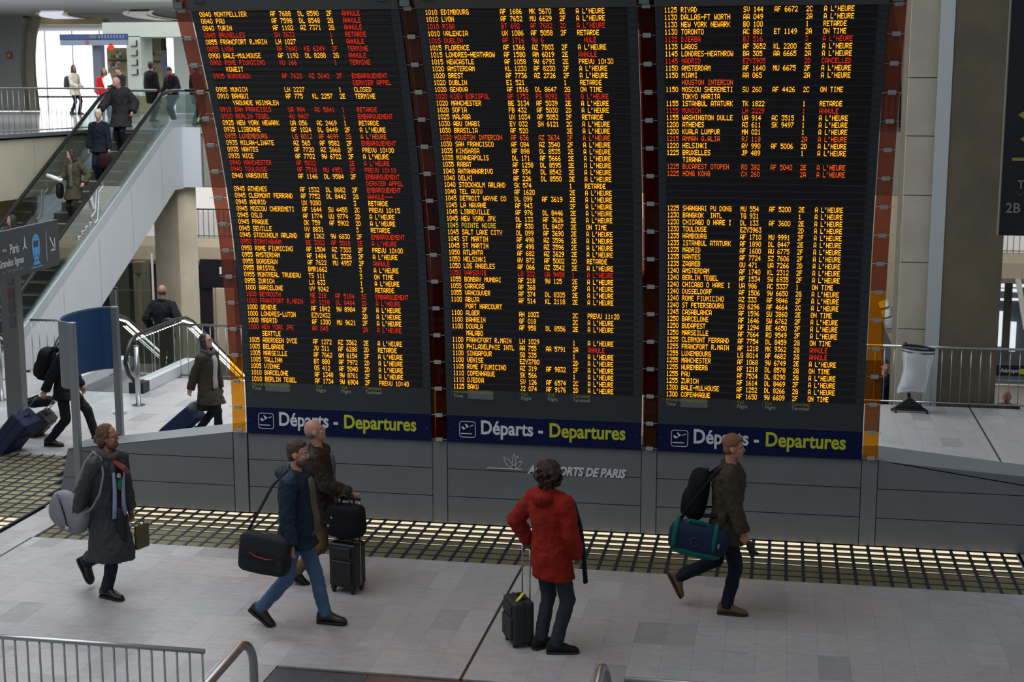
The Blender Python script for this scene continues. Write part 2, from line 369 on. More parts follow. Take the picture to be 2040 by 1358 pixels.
# ================================================================== DEPARTURE BOARDS
PROF=[(17.46,1.075),(17.455,1.56),(17.40,2.3),(17.34,2.87),(17.2,3.62),(17.05,4.2),(16.86,4.75),(16.63,5.3),(16.36,5.85),(16.10,6.35),(15.7,7.0)]
def profile(n=400):
    pts=[]
    for k in range(len(PROF)-1):
        p=[PROF[max(0,min(len(PROF)-1,k+i))] for i in (-1,0,1,2)]
        for q in range(40):
            t=q/40; f=lambda a:0.5*((2*p[1][a])+(-p[0][a]+p[2][a])*t+(2*p[0][a]-5*p[1][a]+4*p[2][a]-p[3][a])*t*t+(-p[0][a]+3*p[1][a]-3*p[2][a]+p[3][a])*t**3)
            pts.append((f(0),f(1)))
    pts.append(PROF[-1]); s=[0]
    for a,b in zip(pts,pts[1:]): s.append(s[-1]+math.hypot(b[0]-a[0],b[1]-a[1]))
    return pts,s
PT,PS=profile()
def curve(s):
    for i in range(len(PS)-1):
        if PS[i+1]>=s or i==len(PS)-2:
            t=(s-PS[i])/(PS[i+1]-PS[i]); a,b=PT[i],PT[i+1]
            return Vector((0,a[0]+(b[0]-a[0])*t,a[1]+(b[1]-a[1])*t)),Vector((0,b[0]-a[0],b[1]-a[1])).normalized()
S_TOP=[s for (y,z),s in zip(PT,PS) if z<=6.335][-1]
MODH=S_TOP/16; ROWH=MODH/4
F5={}
for t in "0:3E4141413E 1:00427F4000 2:4261514946 3:2141454B31 4:1814127F10 5:2745454539 6:3C4A494930 7:0171090503 8:3649494936 9:064949291E A:7E1111117E B:7F49494936 C:3E41414122 D:7F4141221C E:7F49494941 F:7F09090901 G:3E4149497A H:7F0808087F I:00417F4100 J:2040413F01 K:7F08142241 L:7F40404040 M:7F020C027F N:7F0408107F O:3E4141413E P:7F09090906 Q:3E4151215E R:7F09192946 S:4649494931 T:01017F0101 U:3F4040403F V:1F2040201F W:3F4038403F X:6314081463 Y:0708700807 Z:6151494543 -:0808080808 .:0060600000".split():
    F5[t[0]]=[int(t[2+2*k:4+2*k],16) for k in range(5)]
F5[':']=[0,0x36,0x36,0,0]; F5["'"]=[0,5,3,0,0]
led=[emat('led_yellow',(3.0,1.12,.03),1,False),emat('led_amber_halo',(.9,.28,.006),1,False),emat('led_red',(1.3,.055,.012),1,False),emat('led_red_halo',(.25,.008,.002),1,False),  # second colour of a pair paints the glow fringe around the dots
     emat('led_orange',(1.6,.22,.01),1,False),emat('led_green_yellow',(.8,.85,.03),1,False)]
H_='A L\'HEURE'
B1="""0840|MONTPELLIER|AF 7688|DL 8590|2F|rANNULE
0840|PAU|AF 7598|DL 8548|2G|rANNULE
0840|TURIN|AF 1102|AZ 7371|2G|rANNULE
r0845|BRUXELLES|SN 3632||1|RETARDE
0855|FRANCFORT R.MAIN|LH 1027||1|rANNULE
r0855|LYON|AF 7640|KE 6249|2F|TERMINE
0900|BALE-MULHOUSE|AF 1192|DL 8288|2G|rANNULE
r0900|ROME FIUMICINO|XU 166||1|TERMINE
|KOWEIT||||
r0905|BORDEAUX|AF 7620|AZ 3640|2F|EMBARQUEMENT
r|||||DERNIER APPEL
0905|MUNICH|LH 2227||1|CLOSED
0910|BANGUI|AF 775|KL 2257|2E|TERMINE
|YAOUNDE NSIMALEN||||
r0910|SAN FRANCISCO|UA 984|AC 5841|1|RETARDE
r0920|BERLIN TEGEL|4U 9407||1|EMBARQUEMENT
0925|NEW YORK NEWARK|UA 056|AC 2469|1|RETARDE
0935|LISBONNE|AF 1024|DL 8449|2F|#
o0935|LUXEMBOURG|LG 8012|AF 4699|2G|#
0935|MILAN-LINATE|AZ 565|AF 9582|2F|rEMBARQUEMENT
0935|NANTES|AF 7720|AZ 3668|2F|PREVU 10:00
0935|NICE|AF 7702|9W 6702|2F|#
r0940|MANCHESTER|AF 5022||2E|#
r0940|TOULOUSE|AF 7518|MU 4951|2F|PREVU 10:10
0940|VARSOVIE|AF 1146|DL 9584|2F|rEMBARQUEMENT
r|||||DERNIER APPEL
0945|ATHENES|AF 1532|DL 8682|2F|rEMBARQUEMENT
0945|CLERMONT FERRAND|AF 7752|DL 8442|2G|rANNULE---
0945|MADRID|UX 9280||3|RETARDE
0945|MOSCOU CHEREMETI|AF 1644|SU 4455|2C|PREVU 10:15
0945|OSLO|AF 1774|UU 9774|2D|#
0945|PRAGUE|OK 759|AF 5902|2D|#
0945|SEVILLE|VY 8831||3|RETARDE
0945|STOCKHOLM ARLAND|AF 1262|9W 6830|2F|rEMBARQUEMENT
r0950|BIRMINGHAM|BE 3002|AF 5018|2E|#
0950|ROME FIUMICINO|AF 1504|AZ 7303|2F|PREVU 10:00
0955|AMSTERDAM|AF 1484|KL 2326|2F|#
0955|BORDEAUX|AF 7622|MU 4957|2F|rANNULE
0955|BRISTOL|BMR1662||3|#
0955|MONTREAL TRUDEAU|TS 111||3|ON TIME
0955|ZURICH|LX 633||1|#
1000|BARCELONE|VY 9242||3|RETARDE
r1000|BEYROUTH|ME 218|AF 5184|2E|EMBARQUEMENT
r1000|FRANCFORT R.MAIN|AF 1218|DL 8484|2D|#
1000|GENEVE|AF 1842|9W 8984|2F|#
1000|LONDRES-LUTON|EZY2432||2D|#
1000|MADRID|AF 1300|MU 9621|2F|#
r1000|NEW YORK JFK|AA 045||2A|#
|SEATTLE||||
1005|ABERDEEN DYCE|AF 1272|AZ 3562|2E|#
1005|BELGRADE|JU 311|AF 6288|2D|RETARDE
1005|MARSEILLE|AF 7662|AM 6154|2F|#
1005|TALLINN|BT 880|AF 7972|2D|#
1005|VIENNE|OS 412|AF 5040|2D|#
1010|BARCELONE|AF 1348|9W 8761|2F|#
1010|BERLIN TEGEL|AF 1734|9W 6904|2F|PREVU 10:40"""
B2="""1010|EDIMBOURG|AF 1686|MK 5670|2E|#
1010|LYON|AF 7652|MU 6629|2F|#
r1010|RIGA|BT 692|AF 7682|2D|#
1010|VALENCIA|UX 1086|AF 5058|2F|RETARDE
r1015|DUBLIN|AF 1716|9W 6||  NULE
1015|FLORENCE|AF 1366|AZ 7803|2F|#
1015|LONDRES-HEATHROW|AF 1580|AM 6019|2E|rANNULE
1015|NEWCASTLE|AF 1058|9W 6793|2E|PREVU 10:30
1020|AMSTERDAM|KL 1230|AF 8230|2F|#
1020|BREST|AF 7736|AZ 2726|2F|#
1020|DUBLIN|EI 521||1|RETARDE
1020|GENOVA|AF 1516|DL 8647|2G|ON TIME
r1020|KIEV BORISPOL|AF 1752|PS 9092|2E|#
1020|MANCHESTER|BE 3134|AF 5039|2E|#
1020|SOFIA|FB 432|AF 5030|2D|#
1025|MALAGA|UX 1034|AF 5052|2F|RETARDE
1030|ABU DHABI|EY 032|SN 6121|2C|#
1030|BRASILIA|AF 520||2E|#
o1030|HOUSTON INTERCON|AF 636|AZ 3634|2F|#
1030|SAN FRANCISCO|AF 084|AZ 3540|2F|#
1035|KINSHASA|AF 898|DL 8535|2E|#
1035|MINNEAPOLIS|DL 171|AF 5666|2E|#
1035|RABAT|AF 1258|DL 8595|2E|#
1040|ANTANANARIVO|AF 934|DL 8542|2E|#
1040|DELHI|AF 226|DL 8550|2E|#
1040|STOCKHOLM ARLAND|SK 574||1|RETARDE
1040|TEL AVIV|AF 1620||2E|#
1045|DETROIT WAYNE CO|DL 099|AF 3619|2E|#
1045|LA HAVANE|AF 943||2F|#
1045|LIBREVILLE|AF 976|DL 8446|2E|#
1045|NEW YORK JFK|DL 133|AF 3626|2E|#
g1045|POINTE NOIRE|yAF 530|DL 8407|2E|ON TIME
1045|SALT LAKE CITY|DL 099|AF 3690|2E|#
1045|ST MARTIN|AF 498|AZ 3596|2E|#
1045|ST MARTIN|AF 498|AZ 3596|2E|#
1050|ATLANTA|AF 682|AZ 3629|2E|#
1050|HELSINKI|AY 872|AF 5002|2D|RETARDE
1050|LOS ANGELES|AF 066|AZ 3542|2E|#
r1050|VARSOVIE|LO 332|UA 9458|1|#
1055|BOMBAY MUMBAI|AF 218|9W 125|2E|#
1055|CARACAS|AF 368||2F|#
1055|VANCOUVER|AF 374|DL 8305|2E|#
1100|ABUJA|AF 514|KL 2118|2E|#
|PORT HARCOURT||||
1100|ALGER|AH 1003||2C|PREVU 11:20
1100|BAHREIN|GF 018||2C|#
1100|DOUALA|AF 958|DL 8556|2E|#
|MALABO||||
1100|FRANCFORT R.MAIN|LH 1029||1|#
1100|PHILADELPHIE INTL|AA 755|AA 5791|2A|rANNULE
1100|SINGAPOUR|SQ 335||1|#
1100|VENISE|EZY3780||2D|#
1105|ROME FIUMICINO|AZ 319|AF 9832|2F|#
1110|COPENHAGUE|SK 566||1|#
1110|DJEDDA|SV 126|AF 6574|2C|#
1125|BAKU|J2 074|AF 9176|2D|#"""
B3="""1125|RIYAD|SV 144|AF 6672|2C|#
1130|DALLAS-FT WORTH|AA 049||2A|#
1130|NEW YORK NEWARK|BO 100||1|RETARDE
1130|TORONTO|AC 881|ET 1149|2A|ON TIME
r1135|DJERBA|BJ 516||3|#
1135|LAGOS|AF 3652|KL 2200|2E|#
1145|LONDRES-HEATHROW|BA 305|AA 6665|2A|#
r1145|MADRID|EZY3905||2D|CANCELLED
1150|AMSTERDAM|AF 1640|MU 6675|2F|#
1150|MIAMI|AA 065||2A|#
o|HOUSTON INTERCON||||
1150|MOSCOU SHEREMETI|SU 260|AF 4426|2C|ON TIME
|TOKYO NARITA||||
1155|ISTANBUL ATATURK|TK 1822||1|RETARDE
r1155|MUNICH|LH 2229||1|ANNULE
1155|WASHINGTON DULLE|UA 914|AC 3515|1|#
1200|ATHENES|A3 611|SK 9497|1|#
1200|KUALA LUMPUR|MH 021||1|#
o1215|AMMAN Q.ALIA|RJ 118||2A|#
1220|HELSINKI|AY 990|AF 5006|2D|#
1225|BRUXELLES|JP 489||1|#
|TIRANA||||
o1225|BUCAREST OTOPEN|RO 382|AF 5040|2E|#
o1225|HONG KONG|CX 260||2A|#
|||||
|||||
|||||
|||||
1225|SHANGHAI PU DONG|MU 554|AF 5200|2E|#
1230|BANGKOK  INTL|TG 931||1|#
1230|CHICAGO O HARE I|DL 133|AF 3600|2E|#
1230|TOULOUSE|EZY3963||2D|#
1235|HAMBOURG|AF 1710|MU 9991|2F|#
1235|ISTANBUL ATATURK|AF 1890|DL 8447|2E|#
1235|MADRID|AF 1600|AU 6775|2F|#
1235|NANTES|AF 7724|SZ 7606|2F|#
1235|ZAGREB|OU 471|UA 7266|2D|#
1240|AMSTERDAM|AF 1740|KL 2312|2F|#
1240|BERLIN TEGEL|AF 1534|SW 6935|2F|#
1240|CHICAGO O HARE I|UA 986|AC 5337|1|ON TIME
1240|DUSSELDORF|AF 1506|9W 6650|2G|#
1240|ROME FIUMICINO|AZ 333|AF 9846|2F|#
1240|ST PETERSBOURG|SU 6296|AF 4664|2C|#
1245|CASABLANCA|AF 1596|SU 3860|2E|ON TIME
1250|BARCELONE|AF 1646|SW 6762|2F|#
1250|BUDAPEST|AF 1294|BE 4650|2F|#
1250|MARSEILLE|AF 7664|RO 9549|2F|#
1255|CLERMONT FERRAND|AF 7754|DL 8459|2G|ON TIME
1255|FRANCFORT R.MAIN|AF 1218|MK 9362|2G|rANNULE
1255|LUXEMBOURG|LG 8014|AF 4682|2G|rANNULE
1255|MANCHESTER|AF 1068|9W 6749|2E|#
1255|NUREMBERG|AF 1218|DL 8578|2G|ON TIME
1255|PAU|AF 7534|DL 8290|2G|#
1255|ZURICH|AF 1614|DL 8469|2F|#
1300|BALE-MULHOUSE|AF 1252|DL 8266|2G|#
1300|COPENHAGUE|AF 1650|9W 6609|2F|ON TIME"""
board_m=mat('board_face',(50,55,60),.55,.2,var=.04,vscale=3)
strip_m=mat('led_strip_window',(22,14,13),.35)
navy=mat('navy_sign',(5,18,62),.75,spec=.2)
FX=[.043*BW,.116*BW,.387*BW,.520*BW,.655*BW,.730*BW]; CP=.0353
lab_y=mat('label_yellow',(150,140,30),.6); lab_w=mat('label_white',(150,154,158),.6); tab_m=mat('label_tab',(92,102,104),.5)
sign_y=mat('sign_yellow',(190,192,36),.5); sign_w=mat('sign_white',(206,210,216),.5)
def glyphs(mb,s,x0,mc,mh,zc,h=.062):
    pw=CP/6; ph=h/7
    for ci,ch in enumerate(s):
        if ch==' ' or ch not in F5: continue
        cols=F5[ch]; bx=x0+ci*CP
        for r in range(7):
            c=0
            while c<5:
                if cols[c]>>r&1:
                    c1=c
                    while c1<5 and cols[c1]>>r&1: c1+=1
                    xa=bx+c*pw; xb=bx+c1*pw; zt=zc+h/2-r*ph; zb=zt-ph
                    mb.mi=mh; mb.add([(xa,-.0125,zb),(xb-.0006,-.0125,zb),(xb-.0006,-.0125,zt),(xa,-.0125,zt)],[(0,1,2,3)])
                    mb.mi=mc; mb.add([(xa+.0006,-.0135,zb+ph*.14),(xb-.0018,-.0135,zb+ph*.14),(xb-.0018,-.0135,zt-ph*.14),(xa+.0006,-.0135,zt-ph*.14)],[(0,1,2,3)])
                    c=c1
                else: c+=1
CMAP={'y':(0,1),'r':(2,3),'o':(4,3),'g':(5,1)}
for bi,(bx,data) in enumerate(zip(BX,(B1,B2,B3))):
    nm=['left','middle','right'][bi]
    bd=empty('departure_board',(bx,0,0),label='%s departure board, tall curved LED panel, %s'%(nm,['first city MONTPELLIER','first city EDIMBOURG','gap of four blank rows'][bi]),cat='board',group='curved departure boards on the plinth')
    # module panels
    for k in range(16):
        s0=S_TOP-(k+1)*MODH; n=4
        mb=MB(); rings=[]
        for q in range(n+1):
            ss=s0+.0015+(MODH-.003)*q/n; p,d=curve(ss); nrm=Vector((0,-d.z,d.y)) ; f=p; b=p-nrm*.06
            rings.append([(0.004,f.y,f.z),(BW-.004,f.y,f.z),(BW-.004,b.y,b.z),(.004,b.y,b.z)])
        mb.loft(rings)
        # row ledges
        if k<14:
            for q in range(4):
                ss=s0+MODH*q/4+.004; p,d=curve(ss); nrm=Vector((0,-d.z,d.y)); c=p+nrm*.002+Vector((BW/2,0,0))
                m3=Matrix((Vector((1,0,0)),-nrm,d)).transposed(); mb.obox(c,(BW-.02,.008,.004),m3)
        o=mb.build('module_panel',navy if k==15 else board_m,bd)
        sc=MB()
        if k%4==0 or k>13:
            for xx in (.05,BW-.06):
                p,d=curve(s0+MODH*.5); MB().ell((xx,p.y-.003,p.z),(.006,.003,.006)).build('screw',black if k<14 else steel_grey,o)
    # LED rows
    for k,row in enumerate(data.split('\n')):
        sc=S_TOP-(k+.5)*ROWH; p,d=curve(sc); nrm=Vector((0,-d.z,d.y))
        m=Matrix((Vector((1,0,0)),-nrm,d)).transposed().to_4x4(); m.translation=p+nrm*.002
        me=MB().box(FX[0]-.012,BW*.954,-.010,.0,-.024,.024)
        o=me.build('display_row',strip_m,bd); o.matrix_basis=m
        f=row.split('|'); c='y'; mb=MB()
        if f[0][:1] in 'rog' and f[0][:1]: c=f[0][0]; f[0]=f[0][1:]
        for i,t in enumerate(f[:6]):
            if t=='#': t=H_
            cc=c
            if t[:1] in ('r','y') : 
                cc=t[0]; t=t[1:]
                if cc=='y': c='y'
            if t: glyphs(mb,t,FX[i],*CMAP[cc],0)
        if mb.f:
            tag(mb.build('lettering',led,o),kind='stuff')
    # header labels and title band
    def on(s,x,dy=.003):
        p,d=curve(s); return mw(Vector((x,p.y-dy,p.z)),(1,0,0),d)
    s15=MODH*2
    for x,a,b_ in ((.10,'Horaire','Time'),(.31,'Destinations','Destinations'),(.955,'Vol','Flight'),(1.285,'Vol','Flight'),(1.6,'Terminal','Terminal')):
        if a=='Destinations': 
            mb=MB().box(x-.03,x+.29,-.002,.002,-.115,.0); o=mb.build('label_tab',tab_m,bd); pp,dd=curve(s15-.005); o.matrix_basis=Matrix.Translation((0,pp.y,pp.z))
        text('label_text',a,lab_y,bd,on(s15-.052,x,.004),.062,.95,.001)
        text('label_text',b_,lab_w,bd,on(s15-.105,x,.004),.062,.95,.001)
        t=MB().box(x-.028,x-.023,-.002,0,-.07,.01); o=t.build('label_tick',tab_m,bd); pp,dd=curve(s15-.01); o.matrix_basis=Matrix.Translation((0,pp.y,pp.z))
    text('title_text','D\u00e9parts -',sign_w,bd,on(MODH*.36,.435,.004),.245,.84,.006)
    text('title_text','Departures',sign_y,bd,on(MODH*.36,1.30,.004),.245,.84,.006)
    ic=MB(); zc=curve(MODH*.5)[0].z; x0,x1,z0,z1=.175,.375,zc-.095,zc+.105; r=.03; path=[]
    for cxx,czz,a0 in ((x1-r,z1-r,0),(x0+r,z1-r,90),(x0+r,z0+r,180),(x1-r,z0+r,270)):
        for q in range(5): a=R(a0+q*22.5); path.append((cxx+r*math.cos(a),czz+r*math.sin(a)))
    path.append(path[0]); stroke(ic,path,.008,17.44,.003)
    stroke(ic,[(x0+.015,z0+.045),(x0+.155,z0+.045)],.011,17.44,.003)
    pl=[(x0+.02,zc+.035),(x0+.045,zc+.04),(x0+.065,zc+.02),(x0+.09,zc+.028),(x0+.065,zc+.075),(x0+.082,zc+.075),(x0+.125,zc+.038),(x0+.175,zc+.055),(x0+.18,zc+.063),(x0+.165,zc+.066),(x0+.05,zc+.0),(x0+.04,zc+.003)]
    ic.prism(pl,1,17.44,17.443); ic.build('pictogram',sign_w,bd)
    # head casing
    mb=MB(); rings=[]
    for q in range(7):
        p,d=curve(S_TOP+.003+q*.05); nrm=Vector((0,-d.z,d.y)); f=p+nrm*(.02+.05*math.sin(q/6*PI/2)); b=p-nrm*.25
        rings.append([(0.0,f.y,f.z),(BW,f.y,f.z),(BW,b.y,b.z),(0,b.y,b.z)])
    mb.loft(rings).build('head_casing',mat('casing_grey',(78,82,84),.5,.3),bd)
    for xx in (.16,BW-.16):
        p,d=curve(S_TOP+.09); MB().ell((xx,p.y-.062,p.z),(.07,.012,.018)).build('lamp_slot',black,bd)
    # back structure
    mb=MB(); rings=[]
    for q in range(9):
        p,d=curve(S_TOP*q/8); nrm=Vector((0,-d.z,d.y)); f=p-nrm*.07; b=p-nrm*.32
        rings.append([(.03,f.y,f.z),(BW-.03,f.y,f.z),(BW-.03,b.y,b.z),(.03,b.y,b.z)])
    mb.loft(rings).build('rear_casing',mat('rear_casing',(40,42,44),.6),bd)
# glass fins
gl={'t':gmat('red_glass_backlit_tint',(.46,.15,.10),.05,.05,.55,(146,76,58)),'r':gmat('red_glass_shaded_tint',(.30,.035,.02),.05,.05,.30,(88,14,6)),'o':gmat('orange_glass',(.85,.36,.02),.05,.05,.32,(190,98,8)),'b':gmat('brown_glass',(.32,.14,.05),.05,.05,.40,(88,44,18)),'p':gmat('rosy_glass',(.38,.12,.08),.05,.05,.45,(112,48,36))}
FINS=[(XP[0],'tttttttttttttooo','terracotta and orange glass strip on the left edge of the left board'),(XP[1],'bpbprprrrprrrrbr','dark red glass strip between the left and middle boards'),(XP[2],'rrrrrrrbrrbbrrbb','dark red glass strip between the middle and right boards'),(XP[3],'ttttttttttoooobo','red and orange glass strip on the right edge of the right board')]
clip_m=mat('clip_steel',(150,156,156),.5,.1)
for fi,(x,seq,lb) in enumerate(FINS):
    fn=empty('glass_fin',(x,0,0),label=lb,cat='glass strip',group='coloured glass strips beside the boards')
    for k in range(18):
        s0=S_TOP-(k-1)*MODH-MODH
        if k==0: s0=S_TOP
        if k==17: break
        if s0<-.01: break
        ch=seq[max(0,k-1)] if k-1<len(seq) else seq[-1]
        mb=MB(); rings=[]
        for q in range(4):
            ss=max(0.01,s0+.004)+(MODH-.008)*q/3
            p,d=curve(min(ss,PS[-1]-.01)); nrm=Vector((0,-d.z,d.y)); rings.append([(0.006,p.y+.02,p.z),(PW-.006,p.y+.02,p.z)])
        mb.loft(rings,False,False).build('glass_pane',gl[ch],fn)
        for xx in (-.012,):
            p,d=curve(max(.03,s0)); nrm=Vector((0,-d.z,d.y)); m3=Matrix((Vector((1,0,0)),-nrm,d)).transposed()
            c=MB().obox((PW/2+.005,p.y-.012,p.z),(.088,.03,.044),m3); c.build('clip',clip_m,fn,bevel=.002)
            MB().tube([(-.03 if fi==0 else 0,p.y+.0,p.z),(PW+(.03 if fi==3 else 0),p.y+.0,p.z)],.003,6).build('clip_rod',clip_m,fn)
    mb=MB(); rings=[]
    if fi in (1,2):
        for q in range(9):
            p,d=curve(S_TOP*q/8); nrm=Vector((0,-d.z,d.y)); f=p-nrm*.2; b=p-nrm*.28
            rings.append([(.008,f.y,f.z),(PW-.008,f.y,f.z),(PW-.008,b.y,b.z),(.008,b.y,b.z)])
        mb.loft(rings).build('backing_plate',mat('backing_dark',(52,34,30),.6),fn)
    p,d=curve(S_TOP+.02)
    MB().box(.03,.14,p.y-.09,p.y-.02,p.z,p.z+.07).tube([(.05,p.y,p.z+.05),(.12,p.y-.03,p.z+.3)],.02,8).tube([(.13,p.y,p.z+.05),(.15,p.y+.03,p.z+.3)],.018,8).build('top_bracket',mat('bracket_green',(92,108,104),.4,.5),fn)
#--SETTING2--
# ================================================================== RAILINGS ON THE FLOOR
def railing(name,x0,x1,y,z0,h,sp,label,group,rt=.022,rb=.0075,dirx=True,foot=True,steelm=steel):
    o=empty(name,(0,0,0),label=label,cat='railing',group=group)
    P=(lambda a,z:(a,y,z)) if dirx else (lambda a,z:(y,a,z))
    MB().tube([P(x0,z0+h),P(x1,z0+h)],rt,10).build('top_rail',steelm,o,True)
    if foot: MB().tube([P(x0,z0+.06),P(x1,z0+.06)],.016,8).build('bottom_rail',steelm,o,True)
    n=int((x1-x0)/sp); me=MB().tube([(0,0,z0+(.0 if foot else 0)),(0,0,z0+h)],rb,6).mesh('bar',steelm,True)
    for k in range(n+1):
        a=x0+.02+k*(x1-x0-.04)/max(1,n); link('bar',me,o,P(a,0))
    return o
railing('guard_railing',-11.2,-7.0,25.88,0,1.04,.152,'steel railing right of the descending escalator, running behind the left board',None)
railing('guard_railing',1.2,5.6,25.88,0,1.04,.158,'steel railing behind the white rubbish bag at the right',None)
railing('guard_railing',-14.25,-12.95,25.88,0,1.04,.15,'steel railing behind the grey sign column and walking man with backpack',None)
railing('guard_railing',-18,-16.15,25.88,0,1.04,.15,'short steel railing at the far left edge, left of the grey sign column',None)
fgx=-6.6
railing('guard_railing',-7.4,-4.43,10.5,0,1.0,.108,'round steel railing in the bottom left foreground, with closely set bars',None,.021,.0085,foot=False)
railing('guard_railing',-1.06,2.4,10.5,0,1.02,.6,'steel rail at the bottom edge of the picture, right of the small curved handrail',None,.021,.0085,foot=False)
def hoop(x,y1,z,label,ln=3.0,dz=-.6,w=.0):
    o=empty('stair_handrail',(0,0,0),label=label,cat='handrail',group='curved stair handrails in the foreground')
    r=.17; path=[(x,y1-ln,z+dz)]
    for k in range(6): path.append((x,y1-ln*(1-k/6)*.9-r,z+dz*(1-k/6)*.9))
    for k in range(9):
        a=PI/2-k*PI/16*1.05; path.append((x+w*k/8,y1-r+r*math.cos(a),z-r+r*math.sin(a)))
    path+= [(x+w,y1+.005,z-.5),(x+w,y1+.01,z-1.0)]
    MB().tube(path,.034,14).build('rail_tube',steel,o,True); return o
hoop(-3.86,10.0,1.34,'large curved steel handrail in the foreground reflecting orange',3,-.12,.03)
hoop(-1.16,10.0,1.36,'small top of a curved steel handrail at the bottom edge, right of the orange one',3,-.7,.03)
# ================================================================== SIGNS ON POSTS (left)
o=empty('curved_info_sign',(0,0,0),label='curved blue sign panel held between two grey steel posts',cat='sign')
pa,pb=Vector((-8.95,17.30)),Vector((-9.03,18.72)); ht=2.46
for p,r0 in ((pa,.045),(pb,.045)):
    MB().box(p.x-r0,p.x+r0,p.y-r0,p.y+r0,0,ht+.02).build('post',steel_grey,o,bevel=.012)
    MB().tube([(p.x,p.y,0),(p.x,p.y,.012)],.11,20).build('foot_plate',steel_grey,o)
ch=pb-pa; L_=ch.length; nrm2=Vector((-ch.y,ch.x))/L_; sag=.34; arc=[]
for k in range(21):
    t=k/20; q=pa+ch*t+nrm2*(sag*math.sqrt(max(0,1-(2*t-1)**2))); arc.append(q)
def sheet(off,z0,z1,m,nm,th):
    mb=MB(); rings=[]
    for k,q in enumerate(arc):
        tn=(arc[min(20,k+1)]-arc[max(0,k-1)]).normalized(); n2=Vector((-tn.y,tn.x)); a=q+n2*off; b=q+n2*(off+th); rings.append([(a.x,a.y,z0),(b.x,b.y,z0),(b.x,b.y,z1),(a.x,a.y,z1)])
    mb.loft(rings).build(nm,m,o)
sheet(0,1.62,ht,mat('sign_blue_panel',(3,56,100),.6),'blue_panel',.012)
sheet(.012,1.60,ht+.02,steel_grey,'rear_sheet',.022)
# direction sign on its column
o=empty('direction_sign',(0,0,0),label='dark grey hanging sign reading Paris and Grandes lignes with a blue train',cat='sign')
sg=mat('sign_dark_grey',(44,48,52),.5); A=Vector((-11.36,19.0,0)); Bq=Vector((-11.63,22.2,0)); d=(Bq-A).normalized(); zt,zb=3.345,2.60
mt=mw(A,d,(0,0,1)); Ls=(Bq-A).length
q=MB().box(0,Ls,zb,zt,-.07,0).build('sign_body',sg,o,bevel=.006); q.matrix_basis=mt
sw=mat('sign_soft_white',(168,172,174),.5); stb=mat('sign_train_blue',(58,130,180),.5)
def onS(u,z,off=.003): 
    m=mw(A+d*u+Vector((0,0,z)),d,(0,0,1)); return m@Matrix.Translation((0,0,off))
text('sign_text','vers',sw,o,onS(1.10,3.03),.085,1)
text('sign_text','Paris',sw,o,onS(1.35,2.98),.21,.80,.002)
text('sign_text','Grandes lignes',sw,o,onS(.93,2.80),.165,.92,.002)
text('sign_text','Rer / Trains grandes lignes',mat('sign_dim',(110,114,118),.5),o,onS(1.05,2.70),.07,1)
ic=MB(); 
def P2(pts,mb,z=.004):
    n=len(pts); mb.add([(a,b,z) for a,b in pts],[tuple(range(n))])
P2([(2.32,2.86),(2.30,3.0),(2.31,3.10),(2.36,3.17),(2.45,3.2),(2.54,3.17),(2.59,3.1),(2.6,3.0),(2.58,2.86),(2.53,2.78),(2.37,2.78)],ic)
P2([(2.30,2.71),(2.36,2.77),(2.54,2.77),(2.60,2.71)],ic); P2([(2.24,2.665),(2.24,2.685),(2.66,2.685),(2.66,2.665)],ic)
q=ic.build('train_symbol',stb,o); q.matrix_basis=mt@Matrix.Translation((-.155,0,0))
ic=MB(); P2([(2.36,2.99),(2.36,3.09),(2.54,3.09),(2.54,2.99)],ic,.006); P2([(2.37,2.83),(2.37,2.87),(2.41,2.87),(2.41,2.83)],ic,.006); P2([(2.49,2.83),(2.49,2.87),(2.53,2.87),(2.53,2.83)],ic,.006)
q=ic.build('train_window',sg,o); q.matrix_basis=mt@Matrix.Translation((-.155,0,0))
ic=MB(); P2([(2.75,2.72),(2.75,3.2),(2.765,3.2),(2.765,2.72)],ic)
P2([(1.86,3.0),(1.92,3.05),(1.94,3.2),(1.955,3.2),(1.975,3.05),(2.04,3.0),(2.0,3.0),(1.95,3.04),(1.90,3.0)],ic)
P2([(2.88,3.08),(2.91,3.10),(3.06,2.93),(3.03,2.91)],ic); P2([(2.93,2.86),(2.93,2.89),(3.1,2.89),(3.1,2.86)],ic); P2([(3.07,2.86),(3.07,3.06),(3.1,3.06),(3.1,2.86)],ic)
q=ic.build('arrow_symbols',sw,o); q.matrix_basis=mt@Matrix.Translation((-.06,0,0))
cx,cy=-12.2,21.6
MB().box(cx-.14,cx+.14,cy-.1,cy+.1,0,2.62).build('column',mat('sign_column_grey',(96,98,98),.5,.3),o,bevel=.015)
for k,z in enumerate((2.45,2.22,2.0,1.76)):
    MB().box(cx+.01,cx+.11,cy-.125,cy-.1,z-.09,z+.07).build('switch_box',mat('switch_grey',(74,76,78),.5) if k!=1 else mat('switch_red',(88,60,58),.5),o,bevel=.006)
def bollard(x,y,h,label):
    o=empty('bollard_post',(x,y,0),label=label,cat='post')
    MB().tube([(0,0,0),(0,0,h)],.045,14).build('post',steel,o,True); MB().tube([(0,0,0),(0,0,.012)],.12,20).build('foot_plate',steel,o)
    MB().tube([(0,0,h),(0,0,h+.012)],.047,14).build('post_cap',steel_grey,o)
bollard(-10.93,23.42,1.05,'round steel post with foot plate before the newel of the descending escalator')
bollard(-13.52,23.4,1.05,'round steel post with foot plate at the left picture edge')
bollard(-10.97,22.77,.5,'low steel post whose foot plate shows behind the blue sign post')
